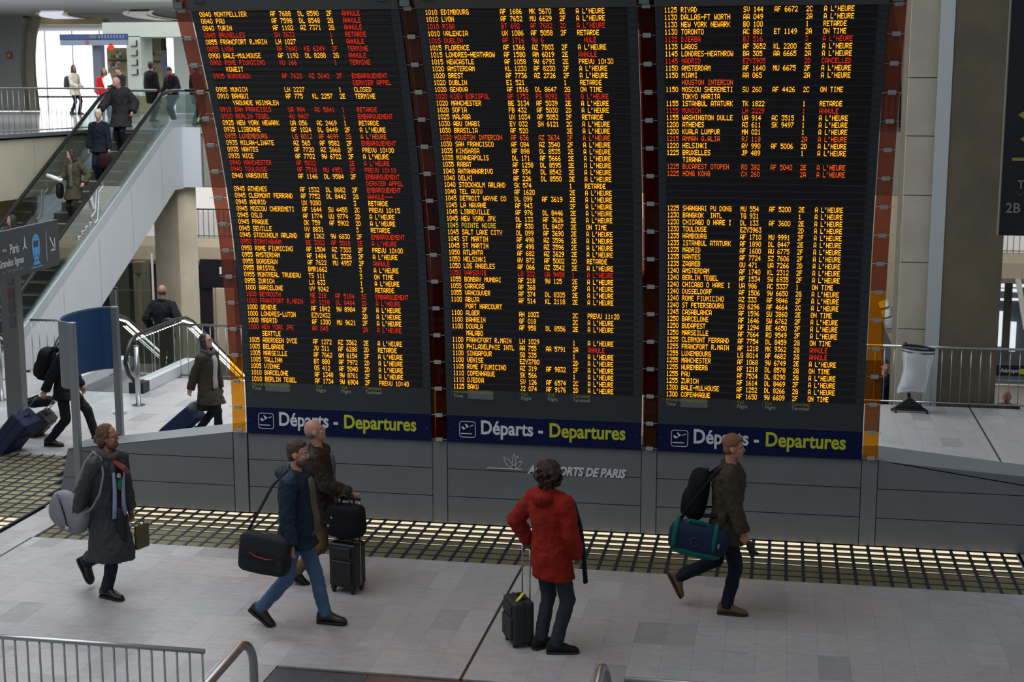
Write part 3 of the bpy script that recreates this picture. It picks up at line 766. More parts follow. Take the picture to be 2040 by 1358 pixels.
# ================================================================== DESCENDING ESCALATOR
esc=empty('escalator',(0,0,0),label='descending escalator with lit balustrades and black handrails',cat='escalator',group='escalators')
led_w=emat('escalator_light',(1,1,1),3.0)
def hz_(y): return 0 if y<26.6 else -(y-26.6)*.577
for X,lit_side in ((-11.4,1),(-12.78,-1)):
    hr=[(X,24.75,.16),(X,24.35,.22),(X,24.08,.4),(X,23.96,.64),(X,24.05,.86),(X,24.22,1.0),(X,24.5,1.06),(X,25.4,1.07),(X,26.3,1.07),(X,26.7,1.04),(X,27.0,.93)]
    hr+=[(X,y,.93-(y-27.0)*.577) for y in (28,30,33,36)]
    MB().tube(hr,.045,10,sq=(.9,.75)).build('handrail',rubber,esc,True)
    pts=[(24.75,.2),(24.4,.28),(24.16,.45),(24.05,.66),(24.14,.84),(24.3,.96),(24.6,1.01),(26.5,1.02),(26.95,.88),(36,-4.32),(36,-5.2),(26.9,.2)]
    MB().prism(pts,0,X-.006,X+.006).build('glass_panel',glass,esc)
    pts=[(24.6,0.005),(24.6,.2),(26.88,.2),(36,-5.06),(36,-6.2),(26.6,-.8),(26.05,-.8),(26.05,.005)]
    MB().prism(pts,0,X-.13,X+.13).build('side_panel',white_clad,esc)
    MB().box(X-.14,X+.14,24.35,24.62,.005,.2).build('end_cap',black,esc)
    me=MB().ell((0,0,0),(.012,.018,.009),None,8,5).mesh('lamp',led_w,True)
    for k in range(19): link('lamp',me,esc,(X+.012,24.45+k*.115,.985))
    s_=MB().tube([(X+.02,26.55,1.0),(X+.02,27.0,.87),(X+.02,36,-4.32)],.014,6).tube([(X+.035,26.9,.80),(X+.035,36,-4.45)],.009,6)
    s_.build('light_strip',led_w,esc)
    for y in (25.2,26.1): MB().tube([(X,y,.2),(X,y,1.0)],.008,6).build('glass_joint',white_paint,esc)
for k in range(14):
    y=26.4+k*.4; z=max(-9,min(0,-(y-26.8)*.577)); MB().box(-12.6,-11.56,y,y+.4,z-.2,z-.005).build('step',mat('step_dark',(60,62,64),.4,.5),esc)
MB().box(-12.62,-11.54,24.4,26.4,-.02,.006).build('comb_plate',mat('comb_metal',(110,114,116),.35,.7),esc)
# ================================================================== ASCENDING ESCALATOR
up=empty('escalator',(0,0,0),label='long escalator with white cladding rising to the upper floor',cat='escalator',group='escalators')
zs=lambda y:max(0,min(4.5,.54*(y-25.0)))
XN,XF=-14.45,-15.95
deck_m=mat('deck_silver',(188,196,202),.22,.8)
for X,nm in ((XN,'n'),(XF,'f')):
    pts=[(24.3,.02),(24.3,.22),(25.2,.25),(33.45,4.56),(34.05,4.56),(34.05,3.05),(33.45,3.05),(26.1,-.9),(26.1,.02)]
    MB().prism(pts,0,X-.03,X+.03).build('cladding_panel',white_clad,up)
    if nm=='n':
        for yy in (27.6,29.3,31.0,32.7): MB().prism([(yy,.54*(yy-25)-1.5),(yy+.012,.54*(yy-25)-1.5),(yy+.012,.54*(yy-25)-.05),(yy,.54*(yy-25)-.05)],0,X+.03,X+.034).build('panel_joint',mat('joint_grey',(150,152,155),.6),up)
    if nm=='n': MB().prism([(24.3,.23),(25.2,.26),(33.45,4.56),(34.0,4.56),(34.0,4.72),(33.4,4.72),(25.2,.50),(24.3,.40)],0,X-.02,X+.036).build('deck_band',mat('deck_band_silver',(196,204,208),.4,.35),up)
    sgn=-1 if nm=='n' else 1
    x0,x1=sorted((X,X+sgn*.24))
    MB().prism([(24.3,.2),(24.3,.27),(25.2,.3),(33.45,4.6),(34.05,4.6),(34.05,4.5),(33.5,4.5),(25.2,.2)],0,x0,x1).build('deck',deck_m,up)
    MB().prism([(24.5,.25),(25.2,.3),(33.4,4.6),(35.0,4.6),(35.0,5.32),(33.3,5.32),(32.95,5.26),(25.25,1.16),(24.8,1.1),(24.4,.9),(24.3,.6)],0,X-.006,X+.006).build('glass_panel',glass,up)
    hr=[(X,24.6,.3),(X,24.3,.4),(X,24.15,.65),(X,24.25,.95),(X,24.5,1.1),(X,25.0,1.17),(X,25.4,1.30),(X,32.9,5.30),(X,33.3,5.40),(X,33.8,5.42),(X,36.0,5.42)]
    MB().tube(hr,.05,10,sq=(1,.75)).build('handrail',rubber,up,True)
    MB().prism([(25.2,.1),(33.45,4.4),(33.45,4.6),(25.2,.3)],0,*sorted((X+sgn*.24,X+sgn*.25))).build('skirt',mat('skirt_light',(190,186,200),.35,.3),up)
stm=mat('step_grey',(84,82,76),.45,.5); edg=mat('step_edge',(150,148,140),.5)
for k in range(22):
    y=25.2+k*.382; z=zs(y+.38); q=MB().box(XF+.26,XN-.26,y,y+.382,z-.45,z).build('step',stm,up); MB().box(XF+.26,XN-.26,y-.004,y+.03,z-.02,z+.002).build('step_edge',edg,q)
# pictogram decals on the glass
dm=mat('decal_white',(225,228,230),.5)
for X,mm in ((XN+.01,dm),(XF+.01,mat('decal_grey',(120,122,116),.6))):
    mb=MB()
    def D(pts,wd):
        for (ya,za),(yb,zb) in zip(pts,pts[1:]): mb.tube([(X,ya,za),(X,yb,zb)],wd,5)
    o_=0
    pp=[at(0,0,1)]
    def yz(px,py): 
        dd=FW+RT*((px-1020)/FPX)-UPV*((py-679)/FPX); t=X/dd.x; return (dd.y*t,EYE+dd.z*t)
    sh=(0,0) if X>-15 else (-109,5)
    f=lambda pl:[yz(a+sh[0],b+sh[1]) for a,b in pl]
    D(f([(192,372),(190,420),(182,432),(188,444),(194,438),(197,380),(205,370),(201,360)]),.012)
    if X>-15:
        D(f([(180,395),(186,414)]),.05); D(f([(180,390),(181,392)]),.035)
        for a,b in ((179,442),(171,450),(164,459),(157,470)): D(f([(a,b+8),(a-1,b+2),(a+4,b)]),.012)
    mb.build('decal',mm,up)
# ================================================================== UPPER FLOOR
uf=empty('floor_upper',(0,0,0),kind='structure')
upf=mat('upper_floor_stone',(150,152,154),.12,spec=.6,var=.04,vscale=.5)
MB().box(-60,-16.3,25.5,34.0,4.38,4.5).box(-60,9,34.0,80,4.38,4.5).build('floor_slab',upf,uf)
conc_b=mat('concrete_fascia',(170,162,142),.85,bump=.1,bscale=8,var=.12,vscale=.7)
for k in range(6):
    y0=22+k*2.05; MB().box(-16.5,-16.3,y0+.012,y0+2.04,3.1,4.44).build('fascia_panel',conc_b,uf)
MB().box(-16.34,-16.22,25.5,34,4.42,4.5).build('edge_strip',steel_grey,uf)
MB().box(-16.9,-16.45,25.5,34,3.1,4.3).build('wall_core',conc_b,uf)
MB().box(-14.42,-13.95,33.98,34.3,3.08,4.53).build('landing_panel',white_clad,uf)
MB().box(-13.9,9,34.0,34.5,3.1,4.38).build('beam',mat('beam_conc',(150,146,134),.8,var=.08),uf)
MB().box(-16.3,9,34.5,50,3.05,4.38).build('soffit',mat('soffit',(196,192,184),.8),uf)
railing('guard_railing',26.0,33.6,-16.25,4.5,.97,.235,'railing along the edge of the upper floor, left of the rising escalator',None,.024,.0055,dirx=False,steelm=mat('rail_dark',(150,150,142),.4,.6))
o=empty('glass_balustrade',(0,0,0),label='glass balustrade with black handrail at the upper escalator landing',cat='balustrade')
for k in range(5): MB().box(-14.38+k*1.3,-14.38+k*1.3+1.28,34.16,34.175,4.52,5.36).build('glass_panel',glass,o)
MB().tube([(-14.38,34.17,5.42),(-8,34.17,5.42)],.045,8,sq=(1,.8)).build('handrail',rubber,o,True)
# pillars, window and ceiling of the upper hall
pg=mat('pillar_grey',(140,142,138),.8,var=.05); pgd=mat('pillar_beige',(150,142,122),.8,var=.05)  # side face in a warmer beige than the front
YB=62
def pxprism(name,pts,Y,dep,m,parent,**k):
    q=[at(a,b,Y) for a,b in pts]; return MB().prism([(p.x,p.z) for p in q],1,Y,Y+dep).build(name,m,parent,**k)
def pxbox(name,x0,y0,x1,y1,Y,dep,m,parent,**k):
    a=at(x0,y0,Y); b=at(x1,y1,Y); return MB().box(min(a.x,b.x),max(a.x,b.x),Y,Y+dep,min(a.z,b.z),max(a.z,b.z)).build(name,m,parent,**k)
hall=empty('wall_upper_hall',(0,0,0),kind='structure')
fz=lambda Y:180+.0*Y
bot=lambda Y:679-FPX*((Vector((0,Y*1.0,4.5-EYE)))@UPV)/((Vector((0,Y,4.5-EYE)))@FW)
pxprism('pillar_face',[(-90,20),(52,36),(44,60),(41,110),(42,160),(50,221),(-90,221)],60.0,.3,pg,hall)
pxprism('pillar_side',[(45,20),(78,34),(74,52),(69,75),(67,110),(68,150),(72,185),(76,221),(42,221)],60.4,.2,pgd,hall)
tag(MB().box(0,0.001,0,.001,0,.001).build('joint_pin',pgd,hall))
ff=at(18,110,59.9); q=empty('wall_notice',(0,0,0),label='small red fire notice on the grey pillar at the upper left',cat='notice'); MB().box(ff.x-.12,ff.x+.12,59.9,59.93,ff.z-.14,ff.z+.14).build('plate',mat('notice_red',(150,70,60),.5),q); MB().box(ff.x-.05,ff.x+.05,59.88,59.9,ff.z-.06,ff.z+.05).build('mark',mat('notice_pale',(190,150,140),.5),q)
wl=empty('window_1',(0,0,0),kind='structure')
glow=emat('overcast_window',(.95,.98,1),2.6)
a=at(-20,60,76); b=at(420,60,76)
MB().box(a.x,b.x,76.3,76.35,4.5,11).build('daylight_pane',glow,wl)
mm=mat('mullion',(200,204,206),.5)
for k in range(9):
    xx=a.x+(b.x-a.x)*k/8; MB().box(xx-.03,xx+.03,76.0,76.1,4.5,11).build('mullion',mm,wl)
MB().box(a.x,b.x,75.8,76.1,5.0,5.12).build('sill_rail',mat('sill_dark',(120,112,96),.6),wl)
cl=empty('ceiling_upper',(0,0,0),kind='structure')
MB().box(-50,2.5,36,80,8.6,8.9).build('ceiling_slab',mat('ceiling_grey',(176,178,176),.9,var=.05,vscale=.3),cl)
trough=emat('ceiling_lamp',(.78,.83,.95),.85); gold=mat('trough_gold',(170,150,100),.4)
def ceil_pt(px,py,z=8.58):
    dd=FW+RT*((px-1020)/FPX)-UPV*((py-679)/FPX); t=(z-EYE)/dd.z if dd.z>0.003 else 0; return Vector((dd.x*t,dd.y*t,z))
for (pa_,pb_,wd,m,lb) in (((104,22),(158,38),.5,trough,'white curved ceiling lamp above the upper hall window'),((278,20),(330,38),.4,gold,'dull gold curved ceiling trough above the pale beam')):
    A_=ceil_pt(*pa_); B_=ceil_pt(*pb_); path=[]
    for k in range(9):
        t=k/8; p=A_.lerp(B_,t); p.x-=1.0*math.sin(PI*t)*.6; path.append(p)
    o=empty('ceiling_light',(0,0,0),label=lb,cat='ceiling light'); mb=MB(); rings=[[(p.x-wd,p.y,8.52),(p.x+wd,p.y,8.52),(p.x+wd,p.y,8.6),(p.x-wd,p.y,8.6)] for p in path]; mb.loft(rings).build('diffuser',m,o)
    mb=MB(); mb.loft([[(p.x-wd-.25,p.y,8.55),(p.x+wd+.25,p.y,8.55),(p.x+wd+.25,p.y,8.62),(p.x-wd-.25,p.y,8.62)] for p in path]).build('trim_frame',gold,o)
pxbox('ceiling_beam',80,38,205,48,58,.6,gold,cl)
pale=mat('pale_green_grey',(158,166,156),.7,var=.03)
pb=empty('portal_frame',(0,0,0),label='pale grey-green beam and square column with four bracket marks in the upper hall',cat='portal')
pxbox('beam',203,45,372,73,50,1.2,pale,pb); pxbox('column',251,72,284,191,50,1.0,pale,pb)
for k in range(4):
    y=80+k*19; pxbox('bracket_mark',260+k*.6,y+11,272+k*.6,y+12.5,49.95,.05,dark_joint,pb); pxbox('bracket_mark',270.5+k*.6,y,273+k*.6,y+12,49.95,.05,dark_joint,pb)
o=empty('hanging_sign',(0,0,0),label='long navy and grey hanging sign in front of the bright upper window',cat='sign')
pxbox('navy_band',118,68,252,79,49,.15,mat('hang_navy',(34,52,100),.5),o); pxbox('grey_band',119,79,252,90,49,.15,mat('hang_grey',(104,116,134),.5),o)
pxbox('red_square',169,80,175,87,48.97,.03,mat('sq_red',(150,60,66),.5),o); pxbox('olive_square',177,69,192,77,48.97,.03,mat('sq_olive',(70,82,84),.5),o)
for k in range(9): pxbox('sign_glyph',196+k*6,70.5,199+k*6,76,48.97,.03,mat('gly_dim',(96,110,150),.5),o)
pxbox('support_panel',183,90,205,185,49.3,.3,mat('hang_post',(84,88,104),.6),o)
# shop at the back of the upper hall
o=empty('shop_display',(0,0,0),label='cream shop display wall with shelves of small goods in the upper hall',cat='display')
cream=mat('shop_cream',(188,180,140),.7,var=.05)
pxbox('back_panel',212,95,334,226,60,.2,cream,o); pxbox('shelf',214,119,252,121,59.6,.4,mat('shelf_dark',(60,50,40),.6),o); pxbox('shelf',286,121,312,123,59.6,.4,MATS['shelf_dark'],o)
rr=random.Random(5); gc=[mat('goods_a',(66,58,56),.6),mat('goods_b',(150,104,80),.6),mat('goods_c',(120,90,60),.6),mat('goods_d',(204,200,190),.6)]
for (x0,x1,y0,y1) in ((218,250,103,117),(218,250,123,140),(288,310,103,118),(288,310,125,150)):
    for k in range(6):
        xx=rr.uniform(x0,x1-5); yy=rr.uniform(y0,y1-4); c=at(xx,yy,59.5); MB().ell(c,(rr.uniform(.05,.11),.08,rr.uniform(.05,.12)),None,8,6,rr.choice((.5,1))).build('goods',rr.choice(gc),o,True)
pxbox('poster',322,103,334,178,59.7,.05,mat('poster_blue',(112,132,168),.5,var=.3,vscale=3),o)
pxbox('wall_part',344,60,420,226,55,.5,mat('wall_pale',(150,156,152),.8),hall)
pxbox('wall_part',284,73,322,100,57,.5,mat('wall_olive',(92,88,66),.8),hall)
o=empty('beacon_lamp',(0,0,0),label='glowing red lamp hanging under the navy sign',cat='lamp'); c=at(221,94,48.7); MB().ell(c,(.13,.1,.085)).build('bulb',emat('red_glow',(1,.03,.01),1.6),o,True); MB().box(c.x-.04,c.x+.04,c.y-.03,c.y+.03,c.z+.06,c.z+.12).build('socket',black,o)
# yellow map boards below the upper floor (left)
o=empty('notice_board',(0,0,0),label='ochre notice board seen through the escalator glass at the left edge',cat='board')
pxbox('board_panel',-30,376,74,452,34.8,.1,mat('ochre',(170,150,104),.7,var=.1,vscale=2),o); pxbox('yellow_plate',-5,380,11,392,34.7,.06,mat('plate_yellow',(220,180,40),.6),o); pxbox('pale_plate',62,384,74,410,34.7,.06,mat('plate_pale',(170,176,178),.6),o)
pxbox('shelf_line',-30,412,74,413.5,34.7,.05,mat('ochre_dark',(120,104,70),.7),o)
# ================================================================== CONCRETE COLUMN AND PIER
o=empty('concrete_column',(0,0,0),label='square concrete column under the upper floor behind the descending escalator',cat='column')
c0=at(306,440,34.2).x; c1=at(357,440,34.2).x; c2=at(395,440,34.2).x
MB().prism([(c0-.1,34.45),(c1+.02,34.1),(c2-.08,34.3),(c2-.35,34.7),(c0+.1,34.7)],2,-6,3.1).build('shaft',mat('column_concrete',(218,202,176),.85,bump=.15,bscale=9,var=.12,vscale=1.4),o)
bpy.data.objects
o=empty('concrete_pier',(0,0,0),label='massive concrete pier with a dark front face behind the rubbish bag stand',cat='pier')
xe=2.56; PXL=2.09
for k,(z0,z1) in enumerate(((-6,1.27),(1.285,2.45),(2.465,3.62),(3.635,4.64),(4.655,5.63),(5.645,9))):
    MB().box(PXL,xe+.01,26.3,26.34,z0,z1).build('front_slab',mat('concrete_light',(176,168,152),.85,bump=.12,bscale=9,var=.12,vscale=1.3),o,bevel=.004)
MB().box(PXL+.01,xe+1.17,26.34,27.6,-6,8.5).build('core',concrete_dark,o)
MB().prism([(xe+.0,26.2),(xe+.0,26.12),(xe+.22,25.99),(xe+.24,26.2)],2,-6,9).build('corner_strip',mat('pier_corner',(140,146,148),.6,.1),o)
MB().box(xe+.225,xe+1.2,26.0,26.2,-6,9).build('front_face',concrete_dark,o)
# right hand upper slab, opening and wall
rw=empty('wall_right',(0,0,0),kind='structure')
a=at(1725,388,38); 
pxbox('slab_edge',1600,272,1809,388,37.9,.6,mat('slab_pale',(176,172,158),.8,var=.05),rw)
pxbox('under_wall',1600,388,1825,720,44,.4,mat('wall_beige',(168,160,142),.85,var=.08,vscale=.8),rw)
pxprism('arch_jamb',[(1782,-30),(1791,20),(1801,60),(1808,110),(1809,190),(1806,272),(1809,275),(1865,275),(1865,-40)],38.2,.4,mat('jamb_conc',(150,140,124),.85),rw)
pxprism('pale_reveal',[(1775,-30),(1782,10),(1793,60),(1798,110),(1799,190),(1797,272),(1807,272),(1811,190),(1809,110),(1802,60),(1790,10)],38.8,.5,mat('reveal_mauve',(156,142,146),.7),rw)
pxbox('opening_shade_sheet',1600,-30,1825,272,46,.3,mat('shade_sheet_brown',(52,46,30),.8),rw)  # solid dark sheet painted in for the shaded depth of the opening
o=empty('red_box',(0,0,0),label='dark red upright box behind the railing on the upper right landing',cat='box'); pxbox('body',1797,196,1808,270,40,.3,mat('box_red',(86,14,12),.5),o); pxbox('lid',1796,190,1809,196,39.95,.4,mat('box_red2',(70,12,10),.5),o)
o=empty('guard_railing',(0,0,0),label='short railing on the upper right landing beside the coloured glass',cat='railing')
pxbox('top_rail',1725,184,1809,187,38.0,.04,steel,o)
for k in range(8): pxbox('bar',1813-k*12-13,186,1813-k*12-11.8,272,38.0,.03,steel_grey,o)
# big navy sign at the right edge
o=empty('terminal_sign',(0,0,0),label='big navy direction sign with yellow arrows and 2B at the right edge',cat='sign')
ns=mat('terminal_navy',(10,12,26),.5); xL=2.83
MB().box(xL,5.2,20,20.12,3.55,7.2).build('sign_body',ns,o); MB().box(xL-.012,xL,19.99,20.13,3.55,7.2).build('edge_trim',mat('edge_olive',(90,92,78),.5,.3),o)
gt=mat('grey_text',(128,130,128),.5); yt=mat('olive_text',(150,146,74),.5)
p=at(2026,375,20); text('sign_text','Terminal',gt,o,mw((p.x,19.985,p.z),(1,0,0),(0,0,1)),.15,1,.003)
p=at(2018,390,20); text('sign_text','Terminal',mat('dim_text',(74,74,76),.5),o,mw((p.x,19.985,p.z),(1,0,0),(0,0,1)),.085,1,0,.25)
p=at(2002,423,20); text('sign_text','2B 2D',gt,o,mw((p.x,19.985,p.z),(1,0,0),(0,0,1)),.18,1,.004)
for (x,y) in ((2028,229),(2032,277)):
    c=at(x,y,19.985); mb=MB(); mb.prism([(c.x,c.z),(c.x+.09,c.z+.06),(c.x+.2,c.z+.06),(c.x+.2,c.z-.06),(c.x+.09,c.z-.06)],1,19.98,19.99); mb.build('arrow',yt,o)
a=at(2016,317,19.985); MB().box(a.x,a.x+.6,19.98,19.99,a.z-.02,a.z+.02).build('divider',yt,o)
# ================================================================== FAR SIDE OF THE VOID
fs=empty('floor_far_side',(0,0,0),kind='structure')
beam=mat('beam_cream',(226,214,192),.8,var=.06,vscale=.5)
for k in range(9):
    x0=-32+k*5.2; MB().prism([(51.5,-.02),(51.5,-.35),(51.75,-.9),(52.1,-1.1),(54,-1.1),(54,-.02)],0,x0+.02,x0+5.18).build('beam_section',beam,fs)
MB().box(-32,14,51.6,70,-.1,0).build('floor_slab',upf,fs)
ww=empty('wall_far',(0,0,0),kind='structure')
MB().box(-32,14,63,63.3,0,4.3).build('wall_sheet',emat('white_wall_painted_glow',(1,.96,.90),.80),ww)  # brightness of the lit wall put into its material as emission
MB().box(-32,14,56,56.3,-6.2,-1.1).build('lower_wall',mat('lower_green_grey',(70,74,64),.6,var=.15,vscale=.4),ww)
railing('guard_railing',-21.8,-13.5,51.6,0,1.05,.2,'distant railing across the void beside the concrete column',None,.03,.014,steelm=steel_grey)
railing('guard_railing',4.0,9.0,51.6,0,1.05,.2,'distant railing across the void, right of the concrete pier',None,.03,.014,steelm=steel_grey)
lf=empty('floor_lower',(0,0,0),kind='structure'); MB().box(-40,16,26,60,-6.5,-6.2).build('floor_slab',mat('lower_floor',(110,106,98),.4),lf)
MB().box(-40,16,25.95,26.0,-6.2,-.1).build('slab_face',concrete_grey,lf)
# lower level fittings seen left
o=empty('glazed_partition',(0,0,0),label='dark green-tinted glass partition under the far beam, left of the column',cat='partition')
pxbox('glass_panel',215,520,262,690,50,.05,mat('green_glass',(66,72,58),.2),o); pxbox('glass_panel',264,520,304,690,50,.05,mat('grey_glass',(96,102,94),.2),o)
pxbox('frame_post',300,505,307,650,49.5,.15,white_paint,o); pxbox('frame_rail',215,577,304,579,49.6,.05,mat('mull',(120,120,104),.5),o)
o=empty('lamp_post',(0,0,0),label='brown post with a square box head standing before the dark partition',cat='post')
pxbox('post',272,545,280,690,46,.25,mat('post_brown',(84,76,58),.6),o); pxbox('box_head',263,521,284,546,45.9,.4,mat('box_brown',(70,66,54),.6),o,bevel=.03)
o=empty('info_screen',(0,0,0),label='upright screen in a dark frame under the rising escalator',cat='screen'); pxbox('frame',213,572,237,690,40,.12,mat('frame_dark',(44,46,48),.5),o); pxbox('screen',217,577,233,640,39.96,.04,mat('screen_grey',(146,154,164),.4),o)
o=empty('glazed_door',(0,0,0),label='tall dark door right of the concrete column behind the glass strip',cat='door'); pxbox('leaf',398,520,436,760,48,.1,mat('door_dark',(34,34,44),.3),o); pxbox('header',398,516,470,575,47.9,.08,mat('door_navy',(20,20,34),.4),o)
pxbox('sign_mark',437,532,441,546,47.85,.03,white_paint,o)
o=empty('cream_partition',(0,0,0),label='cream panel beside the dark door, low behind the orange glass',cat='panel'); pxbox('sheet',429,574,470,760,46,.1,mat('panel_cream',(176,166,150),.7),o); pxbox('side_trim',426,574,430,760,45.9,.1,mat('trim_cream',(150,140,126),.7),o)
c=at(208,621,38); o=empty('spot_lamp',(0,0,0),label='tiny bright spot lamp under the rising escalator',cat='lamp'); MB().ell(c,(.05,.05,.045)).build('bulb',emat('spot_glow',(1,.97,.9),4),o,True); MB().box(c.x-.02,c.x+.02,c.y,c.y+.05,c.z+.04,c.z+.09).build('socket',black,o)
# lower right
o=empty('glazed_front',(0,0,0),label='bright gridded glass front with a white diagonal bar, right of the pier',cat='glass front')
pxbox('frame_sheet',1955,555,2060,830,56,-.1,mat('front_grey',(100,108,112),.4),o)
wg=emat('lit_pane',(.86,.93,1),.9)
for (x0,y0,x1,y1) in ((1980,555,2008,563),(1984,565,2008,573),(1984,575,2008,580),(1977,594,2006,599),(2012,555,2040,563),(2012,566,2040,572),(2012,575,2034,582),(2012,594,2030,599),(2006,641,2022,700),(1990,620,1997,690)):
    pxbox('lit_pane',x0,y0,x1,y1,55.6,.1,wg,o)
pxbox('mullion',2003,555,2009,720,55.4,.1,mat('mull_brown',(88,84,76),.6),o)
a=at(2028,555,50);b=at(2044,655,50); MB().tube([a,b],.09,8).build('diagonal_bar',white_paint,o)
pxbox('dark_grill',1958,600,1985,640,55.4,.1,mat('front_dark',(70,72,70),.6),o)
o=empty('airport_sign',(0,0,0),label='small navy sign reading A\u00e9roport with yellow arrows behind the right railing',cat='sign')
pxbox('sign_body',1978,726,2060,750,40,.1,navy if False else mat('airport_navy',(18,20,38),.5),o)
p=at(1993,741,39.97); text('sign_text','A\u00e9roport',mat('airport_white',(210,210,214),.5),o,mw((p.x,39.97,p.z),(1,0,0),(0,0,1)),.15,1,.003)
p=at(2032,740,39.97); MB().box(p.x,p.x+.25,39.95,39.97,p.z-.07,p.z+.07).build('arrow_patch',sign_y,o)
o=empty('white_parapet',(0,0,0),label='white parapet wall with a metal top rail below the Aeroport sign',cat='parapet')
pxbox('wall_sheet',1950,765,2070,900,41,.2,mat('parapet_white',(214,206,200),.7),o); pxbox('top_rail',1950,756,2070,760,40.9,.1,steel_grey,o); pxbox('mid_rail',1950,763,2070,765.5,40.9,.1,steel_grey,o)
o=empty('air_duct',(0,0,0),label='white ribbed duct running down beside the right edge of the orange glass',cat='duct')
a=at(1759,600,33.93); b=at(1778,660,33.93); MB().tube([a,b],.11,12).build('pipe',white_paint,o,True)
for t in (.2,.5,.85): 
    c=a.lerp(b,t); MB().tube([c-(b-a).normalized()*.02,c+(b-a).normalized()*.02],.12,12).build('rib_ring',steel_grey,o,True)
o=empty('cabinet_panel',(0,0,0),label='grey slanted machine panel under the white duct',cat='panel'); pxprism('body',[(1757,640),(1783,700),(1786,790),(1757,790)],34,.3,mat('cab_grey',(96,98,100),.5),o); pxbox('plate',1774,610,1783,630,33.5,.1,mat('plate_grey',(140,144,144),.5),o)
# ================================================================== RUBBISH BAG STANDS
bagm=gmat('bag_plastic',(.92,.93,.95),.06,.2,.72,(206,208,214))
def bin_stand(x,y,z,label,sc=1,rz=0):
    o=empty('rubbish_bag_stand',(x,y,z),rz,label,'bin',None); o.scale=(sc,)*3
    MB().tube([(-.3,.02,.02),(-.24,.0,.06),(0,.04,.24),(.24,0,.06),(.3,.02,.02)],.022,8).tube([(-.28,-.05,.05),(.28,-.05,.05)],.022,8).build('foot_frame',black,o)
    MB().prism([(-.26,.05),(.26,.05),(.03,.24),(-.03,.24)],1,-.02,.02).build('foot_plate',black,o)
    for sx in (-.25,.27): MB().tube([(sx,-.05,.05),(sx+.02,-.12,.015)],.02,8).build('foot',black,o)
    MB().tube([(0,.05,.2),(-.03,.22,.5),(-.06,.25,1.0),(-.1,.22,1.16)],.032,8).build('post',black,o,True)
    rg=[(.26*math.cos(k*PI/12)+.1,.2*math.sin(k*PI/12)-.02,1.12+.02*math.cos(k*PI/12)*-1) for k in range(25)]
    MB().tube(rg,.022,8,False).build('hoop',black,o,True)
    MB().tube([(p[0],p[1],p[2]-.06) for p in rg],.016,8,False).build('elastic_band',mat('band_grey',(60,60,62),.5),o,True)
    rings=[]
    for k,(zz,rx,ry,ox) in enumerate(((1.13,.265,.205,.1),(1.05,.27,.21,.1),(.92,.262,.2,.1),(.86,.235,.18,.1),(.7,.225,.17,.09),(.5,.235,.15,.06),(.38,.25,.11,.03),(.34,.24,.03,.02))):
        rings.append([(ox+rx*(1+.03*math.sin(5*t+k))*math.cos(t),-.02+ry*(1+.04*math.sin(4*t+k*2))*math.sin(t),zz+.012*math.sin(3*t+k)) for t in [2*PI*q/32 for q in range(32)]])
    MB().loft(rings,False).build('plastic_bag',bagm,o,True,disp=(.02,.12)); return o
bin_stand(2.27,25.3,0,'white plastic rubbish bag on a black stand in front of the concrete pier')
bin_stand(-15.98-.35,34.4,4.5,'pale rubbish bag on a dark stand on the upper floor, right of the white-coated woman',.9)
